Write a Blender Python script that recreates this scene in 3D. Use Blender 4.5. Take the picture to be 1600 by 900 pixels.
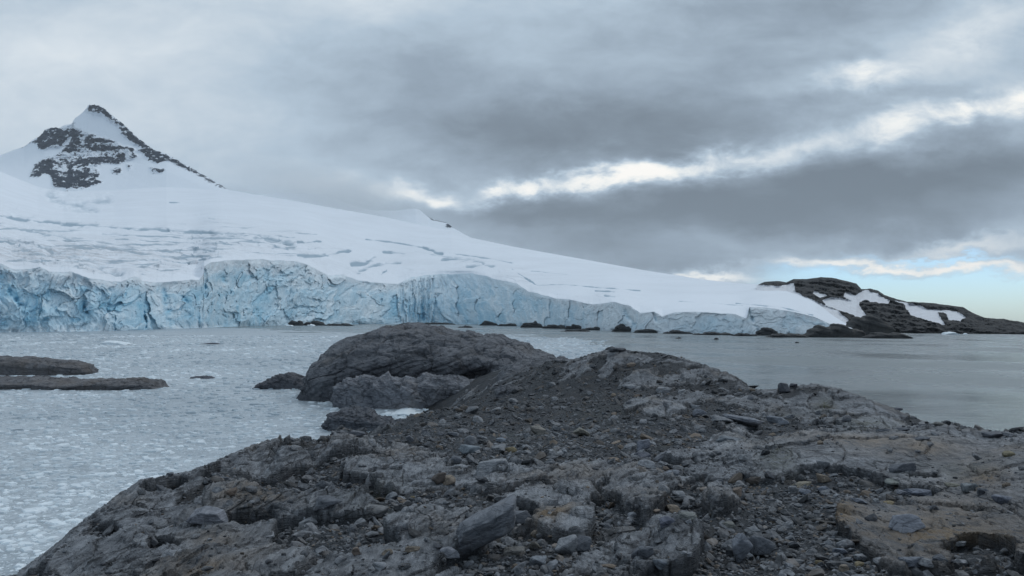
import bpy, math, random
import numpy as np
from mathutils import Matrix, Vector

for o in list(bpy.data.objects):
    bpy.data.objects.remove(o)
scene = bpy.context.scene
COL = scene.collection

# ------------------------------------------------------------------ camera
CAM_H, FPX = 8.0, 1150.0
PITCH, ROLL = math.atan(48.5 / FPX), math.radians(0.32)
cp, sp, cr, sr = math.cos(PITCH), math.sin(PITCH), math.cos(ROLL), math.sin(ROLL)
VF = np.array([0, cp, sp]); R0 = np.array([1.0, 0, 0]); U0 = np.array([0, -sp, cp])
VR = R0 * cr + U0 * sr; VU = -R0 * sr + U0 * cr
cam = bpy.data.cameras.new('camera'); camo = bpy.data.objects.new('camera', cam); COL.objects.link(camo)
cam.sensor_width = 36.0; cam.lens = FPX / 1600 * 36.0; cam.clip_start = 0.1; cam.clip_end = 60000
m = Matrix.Identity(4)
for i in range(3):
    m[i][0] = VR[i]; m[i][1] = VU[i]; m[i][2] = -VF[i]
m[2][3] = CAM_H
camo.matrix_world = m
scene.camera = camo

scene.view_settings.view_transform = 'Standard'; scene.view_settings.look = 'None'
scene.view_settings.exposure = 0.25; scene.view_settings.gamma = 1.0
scene.view_settings.use_curve_mapping = False
scene.cycles.max_bounces = 5; scene.cycles.diffuse_bounces = 3; scene.cycles.glossy_bounces = 2
scene.cycles.volume_bounces = 1; scene.cycles.use_denoising = True

def px2uw(px, py):
    px = np.asarray(px, float); py = np.asarray(py, float)
    a = (px - 800)[..., None]; b = (450 - py)[..., None]
    d = VF * FPX + VR * a + VU * b
    return d[..., 0] / d[..., 1], d[..., 2] / d[..., 1]
def uw2px(u, w):
    u = np.asarray(u, float); w = np.asarray(w, float)
    d = np.stack([u, np.ones_like(u), w], -1)
    f = d @ VF
    return 800 + FPX * (d @ VR) / f, 450 - FPX * (d @ VU) / f

# ------------------------------------------------------------------ sun (veiled by cloud)
SUN_EL, SUN_AZ = math.radians(48), math.radians(48)     # azimuth from +Y, clockwise
sl = bpy.data.lights.new('sun', 'SUN'); sl.energy = 0.55; sl.angle = math.radians(20); sl.color = (1.0, .98, .96)
so = bpy.data.objects.new('sun', sl); COL.objects.link(so)
sd = Vector((math.sin(SUN_AZ) * math.cos(SUN_EL), math.cos(SUN_AZ) * math.cos(SUN_EL), math.sin(SUN_EL)))
so.rotation_euler = sd.to_track_quat('Z', 'Y').to_euler(); so.location = (0, 0, 60)

# ------------------------------------------------------------------ node helper
class NT:
    def __init__(s, tree):
        s.t = tree; s.n = tree.nodes; s.l = tree.links
    def new(s, typ, **kw):
        nd = s.n.new(typ)
        for k, v in kw.items(): setattr(nd, k, v)
        return nd
    def put(s, sock, v):
        if isinstance(v, bpy.types.NodeSocket): s.l.new(v, sock)
        elif v is not None: sock.default_value = v
    def math(s, op, a, b=None, c=None, clamp=False):
        nd = s.new('ShaderNodeMath', operation=op, use_clamp=clamp)
        s.put(nd.inputs[0], a); s.put(nd.inputs[1], b)
        if c is not None: s.put(nd.inputs[2], c)
        return nd.outputs[0]
    def vmath(s, op, a, b=None, out=0):
        nd = s.new('ShaderNodeVectorMath', operation=op)
        s.put(nd.inputs[0], a)
        if b is not None:
            s.put(nd.inputs[3 if op == 'SCALE' else 1], b)
        return nd.outputs[out]
    def noise(s, vec, scale, detail=4, rough=.55, dist=0, out='Fac'):
        nd = s.new('ShaderNodeTexNoise'); s.put(nd.inputs['Vector'], vec)
        nd.inputs['Scale'].default_value = scale; nd.inputs['Detail'].default_value = detail
        nd.inputs['Roughness'].default_value = rough; nd.inputs['Distortion'].default_value = dist
        return nd.outputs[out]
    def vor(s, vec, scale, feature='F1', out='Distance', rnd=1.0):
        nd = s.new('ShaderNodeTexVoronoi', feature=feature); s.put(nd.inputs['Vector'], vec)
        nd.inputs['Scale'].default_value = scale; nd.inputs['Randomness'].default_value = rnd
        return nd.outputs[out]
    def ramp(s, f, a, b, c=0.0, d=1.0, smooth=True):
        nd = s.new('ShaderNodeMapRange', interpolation_type='SMOOTHSTEP' if smooth else 'LINEAR')
        s.put(nd.inputs[0], f)
        for i, v in enumerate((a, b, c, d)): nd.inputs[1 + i].default_value = v
        return nd.outputs[0]
    def mix(s, f, a, b, blend='MIX'):
        nd = s.new('ShaderNodeMix', data_type='RGBA', blend_type=blend)
        s.put(nd.inputs[0], f)
        for k, v in ((6, a), (7, b)):
            if isinstance(v, tuple) and len(v) == 3: v = v + (1.0,)
            s.put(nd.inputs[k], v)
        return nd.outputs[2]
    def mapping(s, vec, scale=(1, 1, 1), rot=(0, 0, 0)):
        nd = s.new('ShaderNodeMapping'); s.put(nd.inputs[0], vec)
        nd.inputs['Scale'].default_value = scale; nd.inputs['Rotation'].default_value = rot
        return nd.outputs[0]
    def attr(s, name, out='Fac'):
        nd = s.new('ShaderNodeAttribute', attribute_name=name); return nd.outputs[out]
    def bump(s, h, strength, dist, normal=None):
        nd = s.new('ShaderNodeBump'); nd.inputs['Strength'].default_value = strength
        nd.inputs['Distance'].default_value = dist; s.put(nd.inputs['Height'], h)
        if normal is not None: s.put(nd.inputs['Normal'], normal)
        return nd.outputs[0]

# ------------------------------------------------------------------ sky: Nishita behind cloud layers, by world direction
world = bpy.data.worlds.new('World'); scene.world = world; world.use_nodes = True
wt = NT(world.node_tree); wt.n.clear()
tc = wt.new('ShaderNodeTexCoord').outputs['Generated']
sx = wt.new('ShaderNodeSeparateXYZ'); wt.l.new(tc, sx.inputs[0])
X, Y, Z = sx.outputs
ys = wt.math('MAXIMUM', Y, 0.12)
u_ = wt.math('DIVIDE', X, ys); w_ = wt.math('DIVIDE', Z, ys)
cb = wt.new('ShaderNodeCombineXYZ'); wt.l.new(u_, cb.inputs[0]); wt.l.new(w_, cb.inputs[1])
P = cb.outputs[0]
front = wt.ramp(Y, 0.25, 0.6)
# cloud-deck coordinates: perspective of a flat layer, seen from below
zc = wt.math('ADD', wt.math('ABSOLUTE', Z), 0.10)
cd = wt.new('ShaderNodeCombineXYZ'); wt.l.new(wt.math('DIVIDE', X, zc), cd.inputs[0]); wt.l.new(wt.math('DIVIDE', Y, zc), cd.inputs[1])
deck = wt.mapping(cd.outputs[0], rot=(0, 0, math.radians(-25)), scale=(.55, 1.0, 1))
nd1 = wt.noise(deck, 0.55, 6, .55, .4)
nd2 = wt.noise(deck, 1.3, 5, .5, .3)
st = wt.mapping(P, scale=(2.4, 5.0, 1), rot=(0, 0, math.radians(-8)))
nw = wt.noise(st, 1.9, 8, .58, .2, 'Color')
wv = wt.vmath('SUBTRACT', nw, (.5, .5, .5))
wv = wt.vmath('MULTIPLY', wv, (.16, .085, 0))
wv2 = wt.vmath('MULTIPLY', wt.vmath('SUBTRACT', wt.noise(st, 9.0, 8, .65, .2, 'Color'), (.5, .5, .5)), (.05, .035, 0))
wv = wt.vmath('ADD', wv, wv2)
PW = wt.vmath('ADD', P, wv)
fine = wt.noise(st, 3.2, 10, .64, .3)

def stroke(cx, cy, ln, th, ang, amp, vec=None, k=2.0):
    u0, w0 = px2uw(cx, cy); c, s_ = math.cos(math.radians(ang)), math.sin(math.radians(ang))
    v = wt.vmath('SUBTRACT', vec or PW, (float(u0), float(w0), 0))
    a = wt.vmath('DOT_PRODUCT', v, (c * FPX / ln, s_ * FPX / ln, 0), out=1)
    b = wt.vmath('DOT_PRODUCT', v, (-s_ * FPX / th, c * FPX / th, 0), out=1)
    r = wt.math('ADD', wt.math('MULTIPLY', a, a), wt.math('MULTIPLY', b, b))
    e = wt.math('EXPONENT', wt.math('MULTIPLY', r, -1.0))
    return wt.math('MULTIPLY', e, amp)
STROKES = [
    (100, 120, 420, 190, 0, .12), (560, -40, 160, 90, 0, .12), (300, 30, 300, 50, 10, .04), (880, 20, 130, 60, 30, .05),
    (880, 200, 330, 66, 3, -.17), (620, 130, 260, 60, -10, -.06), (760, 60, 260, 60, 0, -.03), (1180, 140, 260, 60, 8, -.07), (1200, 20, 330, 50, 8, -.08),
    (1400, 285, 420, 46, 5, -.20), (1100, 345, 420, 40, 0, -.17), (850, 330, 110, 22, 0, -.10), (380, 210, 200, 70, 0, .05), (480, 300, 110, 26, -10, .06), (600, 318, 60, 9, -4, .05),
    (1000, 400, 260, 22, -4, -.09), (1500, 340, 260, 22, 4, -.05),
    (640, 300, 60, 12, -4, .34), (700, 312, 40, 8, -10, .22), (805, 297, 40, 12, 12, .45), (900, 278, 80, 11, 6, .36), (985, 272, 70, 15, 4, .48), (1090, 256, 90, 14, 8, .30), (1190, 240, 90, 20, 8, .20),
    (1350, 212, 110, 18, 10, .18), (1400, 190, 80, 16, 14, .16), (1530, 180, 90, 14, 10, .40), (1620, 160, 60, 30, 10, .25),
    (1350, 118, 62, 18, 4, .26), (1490, 70, 180, 42, 22, .16), (1250, 130, 150, 20, 10, .07), (1480, 125, 120, 14, 8, .05), (500, 278, 55, 15, 3, .13),
    (1110, 428, 70, 8, -4, .45), (1340, 412, 150, 7, 2, .42), (1560, 412, 180, 9, 0, .46), (1500, 383, 140, 11, 5, .24),
]
tot = None
rag = wt.ramp(wt.noise(wt.mapping(P, scale=(3.0, 5.5, 1), rot=(0, 0, math.radians(-8))), 4.5, 10, .66, .6), .34, .62, .62, 1.20)
for s_ in STROKES:
    if s_[5] > .14 and s_[1] < 330: s_ = (s_[0], s_[1], s_[2] * 1.12, s_[3] * 1.15) + s_[4:]
    if s_[5] < 0: s_ = s_[:5] + (s_[5] * 1.15,)
    v = stroke(*s_)
    if s_[5] > .14: v = wt.math('MULTIPLY', v, rag)
    tot = v if tot is None else wt.math('ADD', tot, v)
tot = wt.math('MULTIPLY', tot, front)
base = wt.math('ADD', wt.ramp(nd1, .3, .7, -.05, .06, False), wt.ramp(nd2, .3, .7, -.025, .03, False))
base = wt.math('ADD', base, wt.math('MULTIPLY', wt.ramp(fine, .35, .7, -.045, .045, False), front))
up = wt.ramp(Z, .40, .9, 0, .10)                # unseen sky overhead, brightened to add light on snow and ground
back = wt.ramp(Y, .1, -.6, 0, -.05)
V = wt.math('ADD', wt.math('ADD', base, wt.math('ADD', up, back)), wt.math('ADD', tot, .43))
V = wt.math('MAXIMUM', V, .16)
cr_ = wt.new('ShaderNodeValToRGB'); wt.l.new(V, cr_.inputs[0])
el = cr_.color_ramp.elements
el[0].position = .15; el[0].color = (.125, .155, .19, 1)
el[1].position = 1.0; el[1].color = (.96, .93, .88, 1)
for p_, c_ in ((.24, (.172, .214, .262)), (.34, (.255, .318, .390)), (.46, (.385, .475, .565)), (.62, (.60, .66, .71)), (.80, (.84, .85, .83))):
    e_ = el.new(p_); e_.color = c_ + (1,)
clouds = wt.vmath('SCALE', cr_.outputs[0], 10.0)
sky = wt.new('ShaderNodeTexSky', sky_type='NISHITA', sun_disc=False)
sky.sun_elevation = SUN_EL; sky.sun_rotation = SUN_AZ; sky.altitude = 10
skyc = wt.vmath('MULTIPLY', sky.outputs[0], (0.66, .96, 1.36))
# break in the cloud low on the right
ug, wg = px2uw(1330, 424)
sw_ = wt.new('ShaderNodeSeparateXYZ'); wt.l.new(PW, sw_.inputs[0])
gapw = wt.ramp(wt.math('ADD', sw_.outputs[1], wt.math('MULTIPLY', sw_.outputs[0], -0.01)), float(wg) + .006, float(wg) - .010)
gapu = wt.ramp(sw_.outputs[0], .30, .42)
gap = wt.math('MULTIPLY', wt.math('MULTIPLY', gapw, gapu), front)
g2 = wt.math('MULTIPLY', stroke(1470, 398, 120, 5, 1, .9), front)
gap = wt.math('MAXIMUM', gap, g2, clamp=True)
skyf = wt.mix(gap, clouds, skyc)
bg = wt.new('ShaderNodeBackground'); wt.l.new(skyf, bg.inputs[0]); bg.inputs[1].default_value = 0.1
wo = wt.new('ShaderNodeOutputWorld'); wt.l.new(bg.outputs[0], wo.inputs[0])

# ------------------------------------------------------------------ numpy noise
_rng = np.random.RandomState(7)
PERM = _rng.permutation(512); PERM = np.concatenate([PERM, PERM, PERM])
G3 = _rng.normal(size=(512, 3)); G3 /= np.linalg.norm(G3, axis=1)[:, None]
a_ = _rng.rand(512) * 2 * np.pi; G2 = np.stack([np.cos(a_), np.sin(a_)], 1)
def pn2(x, y):
    x0 = np.floor(x); y0 = np.floor(y); fx = x - x0; fy = y - y0
    ix = x0.astype(int) & 511; iy = y0.astype(int) & 511
    sx_ = fx * fx * fx * (fx * (fx * 6 - 15) + 10); sy_ = fy * fy * fy * (fy * (fy * 6 - 15) + 10)
    def g(i, j):
        h = PERM[PERM[(ix + i) & 511] + ((iy + j) & 511)]
        return G2[h, 0] * (fx - i) + G2[h, 1] * (fy - j)
    a = g(0, 0); b = g(1, 0); c = g(0, 1); d = g(1, 1)
    t = a + sx_ * (b - a); q = c + sx_ * (d - c)
    return (t + sy_ * (q - t)) * 1.5
def pn3(x, y, z):
    x0 = np.floor(x); y0 = np.floor(y); z0 = np.floor(z); fx = x - x0; fy = y - y0; fz = z - z0
    ix = x0.astype(int) & 511; iy = y0.astype(int) & 511; iz = z0.astype(int) & 511
    s3 = [f * f * f * (f * (f * 6 - 15) + 10) for f in (fx, fy, fz)]
    def g(i, j, k):
        h = PERM[PERM[PERM[(ix + i) & 511] + ((iy + j) & 511)] + ((iz + k) & 511)]
        return G3[h, 0] * (fx - i) + G3[h, 1] * (fy - j) + G3[h, 2] * (fz - k)
    def lx(j, k):
        a = g(0, j, k); return a + s3[0] * (g(1, j, k) - a)
    a = lx(0, 0); b = a + s3[1] * (lx(1, 0) - a)
    c = lx(0, 1); d = c + s3[1] * (lx(1, 1) - c)
    return (b + s3[2] * (d - b)) * 1.4
def fb2(x, y, oct=4, gain=.5, ridged=False):
    r = 0; a = 1; n = 0
    for i in range(oct):
        v = pn2(x + i * 17.3, y - i * 9.7)
        if ridged: v = 1 - 2 * np.abs(v)
        r = r + a * v; n += a; a *= gain; x = x * 2.03; y = y * 2.03
    return r / n
def fb3(x, y, z, oct=4, gain=.5, ridged=False):
    r = 0; a = 1; n = 0
    for i in range(oct):
        v = pn3(x + i * 17.3, y - i * 9.7, z + i * 5.1)
        if ridged: v = 1 - 2 * np.abs(v)
        r = r + a * v; n += a; a *= gain; x = x * 2.03; y = y * 2.03; z = z * 2.03
    return r / n
def cell2(x, y, seed=0):
    """nearest jittered cell: F1, F2, four random numbers per cell and the offset from its centre"""
    x0 = np.floor(x).astype(int); y0 = np.floor(y).astype(int)
    f1 = np.full(x.shape, 9.0); f2 = np.full(x.shape, 9.0); hid = np.zeros(x.shape, int); ox = np.zeros(x.shape); oy = np.zeros(x.shape)
    for i in (-1, 0, 1):
        for j in (-1, 0, 1):
            h = PERM[PERM[(x0 + i + seed * 31) & 511] + ((y0 + j) & 511)]
            dx = x - (x0 + i + .1 + .8 * CR[h, 0]); dy = y - (y0 + j + .1 + .8 * CR[h, 1]); d = dx * dx + dy * dy
            nr = d < f1; f2 = np.where(nr, f1, np.minimum(f2, d)); f1 = np.where(nr, d, f1); hid = np.where(nr, h, hid); ox = np.where(nr, dx, ox); oy = np.where(nr, dy, oy)
    return np.sqrt(f1), np.sqrt(f2), CR[hid], ox, oy
CR = np.random.RandomState(99).rand(512, 5)
def facets(x, y, seed=0, tilt=1.0):
    """angular broken relief: every cell is a tilted plane; returns height and the crack mask"""
    f1, f2, r, ox, oy = cell2(x, y, seed)
    return (r[..., 2] - .5) + tilt * ((r[..., 3] - .5) * ox + (r[..., 4] - .5) * oy) * 1.6, f2 - f1
def sstep(a, b, x):
    t = np.clip((x - a) / (b - a), 0, 1); return t * t * (3 - 2 * t)

# ------------------------------------------------------------------ mesh helpers
def mesh_np(name, co, faces, smooth=True, attrs=None):
    me = bpy.data.meshes.new(name); co = np.ascontiguousarray(co, np.float32)
    faces = np.ascontiguousarray(faces, np.int32); nf, k = faces.shape
    me.vertices.add(len(co)); me.vertices.foreach_set('co', co.ravel())
    me.loops.add(nf * k); me.loops.foreach_set('vertex_index', faces.ravel())
    me.polygons.add(nf); me.polygons.foreach_set('loop_start', np.arange(0, nf * k, k, dtype=np.int32))
    me.polygons.foreach_set('loop_total', np.full(nf, k, np.int32))
    me.update(calc_edges=True)
    me.polygons.foreach_set('use_smooth', np.full(nf, smooth, bool))
    for kk, v in (attrs or {}).items():
        at = me.attributes.new(kk, 'FLOAT', 'POINT'); at.data.foreach_set('value', np.ascontiguousarray(v, np.float32).ravel())
    return me
def grid_faces(nr, nc):
    i = np.arange(nr * nc).reshape(nr, nc)
    return np.stack([i[:-1, :-1], i[:-1, 1:], i[1:, 1:], i[1:, :-1]], -1).reshape(-1, 4)
def link(name, me, mat=None, loc=None, parent=None, **props):
    o = bpy.data.objects.new(name, me); COL.objects.link(o)
    if mat is not None and not me.materials: me.materials.append(mat)
    if loc is not None: o.location = loc
    if parent is not None: o.parent = parent
    for k, v in props.items(): o[k] = v
    return o
def recentre(me, co):
    """move the mesh so its own origin sits at the middle of its base"""
    mn = co.min(0); mx = co.max(0); c = np.array([(mn[0] + mx[0]) / 2, (mn[1] + mx[1]) / 2, mn[2]])
    me.vertices.foreach_set('co', np.ascontiguousarray(co - c, np.float32).ravel()); me.update()
    return tuple(c)
def interp(x, pts, k=1):
    a = np.array(pts, float); return np.interp(x, a[:, 0], a[:, k])
def poly_sd(px, py, poly):
    """signed distance (positive inside) to a traced polygon"""
    p = np.array(poly, float); q = np.roll(p, -1, 0); d = np.full(px.shape, 1e9); ins = np.zeros(px.shape, bool)
    for (ax, ay), (bx, by) in zip(p, q):
        ex, ey = bx - ax, by - ay
        t = np.clip(((px - ax) * ex + (py - ay) * ey) / (ex * ex + ey * ey + 1e-9), 0, 1)
        d = np.minimum(d, np.hypot(px - ax - t * ex, py - ay - t * ey))
        c = ((ay > py) != (by > py)) & (px < ex * (py - ay) / (ey if ey else 1e-9) + ax)
        ins ^= c
    return np.where(ins, d, -d)
def line_d(px, py, line):
    p = np.array(line, float); d = np.full(px.shape, 1e9)
    for (ax, ay), (bx, by) in zip(p[:-1], p[1:]):
        ex, ey = bx - ax, by - ay
        t = np.clip(((px - ax) * ex + (py - ay) * ey) / (ex * ex + ey * ey + 1e-9), 0, 1)
        d = np.minimum(d, np.hypot(px - ax - t * ex, py - ay - t * ey))
    return d

# ------------------------------------------------------------------ materials
def mat(name):
    m_ = bpy.data.materials.new(name); m_.use_nodes = True; nt = NT(m_.node_tree)
    b = m_.node_tree.nodes['Principled BSDF']; return m_, nt, b
def rock_material(name, scale, light=(.185, .185, .19), dark=(.075, .082, .092), brown=(.17, .125, .085), warm=.35, bump=.02, strat=(0, 0, 0), tint=None, lichen=0.0):
    m_, nt, b = mat(name)
    oc = nt.new('ShaderNodeTexCoord').outputs['Object']
    geo = oc
    s1 = nt.mapping(oc, scale=(1, 1, 1))
    n1 = nt.noise(s1, 1.3 * scale, 8, .62, .2)
    n2 = nt.noise(s1, 9.0 * scale, 6, .65)
    lay = nt.mapping(oc, scale=(2.0, .8, 4.0), rot=strat)
    n3 = nt.noise(lay, 4.0 * scale, 7, .65, .8)
    f = nt.math('ADD', nt.math('MULTIPLY', n1, .45), nt.math('ADD', nt.math('MULTIPLY', n2, .25), nt.math('MULTIPLY', n3, .40)))
    c = nt.mix(nt.ramp(f, .40, .66), dark, light)
    nb = nt.noise(s1, .9 * scale, 5, .6, .5)
    c = nt.mix(nt.math('MULTIPLY', nt.ramp(nb, .50, .68), warm), c, brown)
    if lichen:
        nl = nt.noise(s1, 26.0 * scale, 3, .5)
        c = nt.mix(nt.math('MULTIPLY', nt.ramp(nl, .66, .72), lichen), c, (.34, .35, .34))
    crk = nt.vor(nt.mapping(oc, scale=(1.0, .55, 2.2), rot=strat), 2.6 * scale, 'DISTANCE_TO_EDGE')
    crk = nt.ramp(nt.math('ADD', crk, nt.math('MULTIPLY', n2, .05)), .02, .05)
    c = nt.mix(crk, nt.mix(.55, c, (.02, .022, .026)), c)
    if tint:
        oi = nt.new('ShaderNodeObjectInfo')
        c = nt.mix(1.0, c, nt.new('ShaderNodeObjectInfo').outputs['Color'], 'MULTIPLY')
    nt.put(b.inputs['Base Color'], c)
    b.inputs['Roughness'].default_value = .78; b.inputs['Specular IOR Level'].default_value = .35
    h = nt.math('ADD', nt.math('ADD', nt.math('MULTIPLY', n1, .5), nt.math('MULTIPLY', n3, .7)), nt.math('ADD', nt.math('MULTIPLY', n2, .3), nt.math('MULTIPLY', crk, .25)))
    nt.put(b.inputs['Normal'], nt.bump(h, 1.0, bump))
    return m_
STRAT = (math.radians(12), math.radians(-18), math.radians(28))

# ground: bedrock / rubble driven by masks baked from the height field
def ground_material():
    m_, nt, b = mat('bedrock and rubble')
    oc = nt.new('ShaderNodeTexCoord').outputs['Object']
    rock = nt.attr('rock'); warm = nt.attr('warm'); moss = nt.attr('moss'); tone = nt.attr('tone')
    n1 = nt.noise(oc, 1.1, 8, .65, .3); n2 = nt.noise(oc, 14, 7, .68); n4 = nt.noise(oc, 55, 4, .6)
    lay = nt.mapping(oc, scale=(3.0, .55, 2.0), rot=(0, 0, math.radians(-27)))
    n3 = nt.noise(lay, 5, 8, .68, 1.0)
    f = nt.math('ADD', nt.math('MULTIPLY', n1, .38), nt.math('ADD', nt.math('MULTIPLY', n2, .27), nt.math('MULTIPLY', n3, .42)))
    rc = nt.mix(nt.ramp(f, .40, .66), (.075, .087, .106), (.43, .455, .495))
    br = nt.math('MULTIPLY', nt.ramp(nt.math('ADD', nt.math('MULTIPLY', n1, .5), nt.math('MULTIPLY', n3, .5)), .38, .54), warm)
    rc = nt.mix(br, rc, (.25, .185, .12))
    wh = nt.ramp(nt.noise(lay, 16, 4, .6, .5), .68, .76, 0, .5)
    rc = nt.mix(wh, rc, (.36, .35, .33))
    cw = nt.vmath('ADD', nt.mapping(oc, scale=(1.6, .5, 1.6), rot=(0, 0, math.radians(-27))), nt.vmath('SCALE', nt.noise(oc, 1.6, 5, .55, 0, 'Color'), .32))
    ck = nt.math('MULTIPLY', nt.ramp(nt.math('ADD', nt.vor(cw, 1.1, 'DISTANCE_TO_EDGE'), nt.ramp(n1, .45, .6, 0, .05)), .0, .022), nt.ramp(nt.math('ADD', nt.vor(cw, 4.2, 'DISTANCE_TO_EDGE'), nt.ramp(n1, .40, .55, 0, .06)), .0, .03, .55, 1))
    rc = nt.mix(ck, (.028, .031, .036), rc)
    cellv = nt.new('ShaderNodeSeparateColor'); nt.l.new(nt.vor(cw, 4.2, 'F1', 'Color'), cellv.inputs[0])
    rc = nt.mix(nt.ramp(cellv.outputs[0], 0, 1, 0, .35), rc, (.11, .118, .13))
    sc = nt.mix(nt.ramp(nt.math('ADD', nt.math('MULTIPLY', n2, .6), nt.math('MULTIPLY', n4, .4)), .42, .62), (.020, .025, .032), (.078, .087, .101))
    sc = nt.mix(nt.math('MULTIPLY', nt.ramp(n1, .5, .68), .4), sc, (.085, .065, .048))
    c = nt.mix(rock, sc, rc)
    c = nt.mix(nt.math('MULTIPLY', moss, nt.ramp(n2, .40, .58)), c, (.055, .06, .022))
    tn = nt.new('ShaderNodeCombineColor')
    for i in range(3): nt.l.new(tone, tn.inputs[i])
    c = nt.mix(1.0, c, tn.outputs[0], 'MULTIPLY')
    nt.put(b.inputs['Base Color'], c)
    b.inputs['Roughness'].default_value = .8; b.inputs['Specular IOR Level'].default_value = .35
    gm = nt.new('ShaderNodeNewGeometry'); gs = nt.new('ShaderNodeSeparateXYZ'); nt.l.new(gm.outputs['True Normal'], gs.inputs[0])
    steep = nt.ramp(gs.outputs[2], .88, .55)
    bed = nt.noise(nt.mapping(oc, scale=(.9, .9, 9.0), rot=(math.radians(9), math.radians(-12), 0)), 3.2, 7, .66, .5)
    seam = nt.ramp(bed, .40, .44)
    c = nt.mix(nt.math('MULTIPLY', rock, .5), c, nt.mix(seam, (.04, .044, .05), c))
    nt.put(b.inputs['Base Color'], c)
    h = nt.math('ADD', nt.math('MULTIPLY', nt.math('MULTIPLY', bed, steep), 1.6), nt.math('MULTIPLY', n3, .9))
    h = nt.math('ADD', h, nt.math('MULTIPLY', nt.math('MULTIPLY', ck, rock), .30))
    h = nt.math('ADD', h, nt.math('ADD', nt.math('MULTIPLY', n2, .35), nt.math('MULTIPLY', n4, .12)))
    nt.put(b.inputs['Normal'], nt.bump(h, 1.0, .075))
    return m_
MAT_GROUND = ground_material()
MAT_STONE = rock_material('slate stone', 2.2, light=(.24, .248, .265), dark=(.085, .095, .108), warm=.35, bump=.012, strat=STRAT, tint=True, lichen=.5)
MAT_DOME = rock_material('weathered headland rock', .28, light=(.165, .172, .190), dark=(.045, .050, .061), brown=(.12, .108, .10), warm=.5, bump=.25, strat=(0, math.radians(24), 0), tint=True)
MAT_FAR = rock_material('far shore rock', .12, light=(.075, .076, .076), dark=(.02, .023, .028), brown=(.10, .085, .07), warm=.4, bump=.6, strat=(0, math.radians(15), 0), tint=True)

def scree_material():
    m_, nt, b = mat('slate rubble')
    oc = nt.new('ShaderNodeTexCoord').outputs['Object']
    g = nt.attr('tone'); wmr = nt.attr('warm')
    n2 = nt.noise(oc, 22, 5, .65)
    c = nt.mix(nt.ramp(n2, .35, .68), (.060, .070, .084), (.205, .218, .240))
    c = nt.mix(wmr, c, (.17, .125, .085))
    tn = nt.new('ShaderNodeCombineColor')
    for i in range(3): nt.l.new(g, tn.inputs[i])
    c = nt.mix(1.0, c, tn.outputs[0], 'MULTIPLY')
    nt.put(b.inputs['Base Color'], c); b.inputs['Roughness'].default_value = .75; b.inputs['Specular IOR Level'].default_value = .4
    nt.put(b.inputs['Normal'], nt.bump(n2, .6, .01))
    return m_
MAT_SCREE = scree_material()

def snow_material(name, sc, col=(.84, .88, .935)):
    m_, nt, b = mat(name)
    oc = nt.new('ShaderNodeTexCoord').outputs['Object']
    n = nt.noise(oc, sc, 8, .6); n2 = nt.noise(nt.mapping(oc, scale=(1, 1, 3)), sc * 8, 5, .6)
    c = nt.mix(nt.ramp(n, .3, .7), tuple(v * .94 for v in col), col)
    cv = nt.attr('ice')
    c = nt.mix(nt.ramp(nt.math('ADD', cv, nt.math('MULTIPLY', nt.math('SUBTRACT', n2, .5), .5)), .15, .8), c, (.36, .46, .54))
    dirt = nt.attr('dirt')
    c = nt.mix(nt.math('MULTIPLY', dirt, nt.ramp(n2, .35, .65)), c, (.50, .50, .52))
    nt.put(b.inputs['Base Color'], c); b.inputs['Roughness'].default_value = .9; b.inputs['Specular IOR Level'].default_value = .1
    nt.put(b.inputs['Normal'], nt.bump(nt.math('ADD', n, nt.math('MULTIPLY', n2, .3)), .5, .8 / sc * .02))
    return m_
MAT_SNOW = snow_material('glacier snow', .01)

def ice_material():
    m_, nt, b = mat('glacier ice')
    oc = nt.new('ShaderNodeTexCoord').outputs['Object']
    blue = nt.attr('ice'); top = nt.attr('dirt')
    n = nt.noise(oc, .05, 8, .65, .4); n2 = nt.noise(nt.mapping(oc, scale=(1, 1, .45)), .32, 7, .68, .6)
    f = nt.math('ADD', blue, nt.math('MULTIPLY', nt.math('SUBTRACT', n2, .5), .9))
    f = nt.math('ADD', f, nt.math('MULTIPLY', nt.math('SUBTRACT', n, .5), .5))
    c = nt.mix(nt.ramp(f, .05, 1.0, 0, 1, False), (.84, .93, .98), (.31, .62, .80))
    c = nt.mix(nt.math('MULTIPLY', top, nt.ramp(n2, .3, .6)), c, (.70, .74, .78))
    spk = nt.ramp(nt.noise(oc, .9, 4, .6), .70, .76, 0, .25)
    c = nt.mix(spk, c, (.10, .17, .24))
    nt.put(b.inputs['Base Color'], c); b.inputs['Roughness'].default_value = .5; b.inputs['Specular IOR Level'].default_value = .3
    nt.put(b.inputs['Normal'], nt.bump(nt.math('ADD', n2, nt.math('MULTIPLY', n, .6)), .8, 1.0))
    return m_
MAT_ICE = ice_material()

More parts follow.
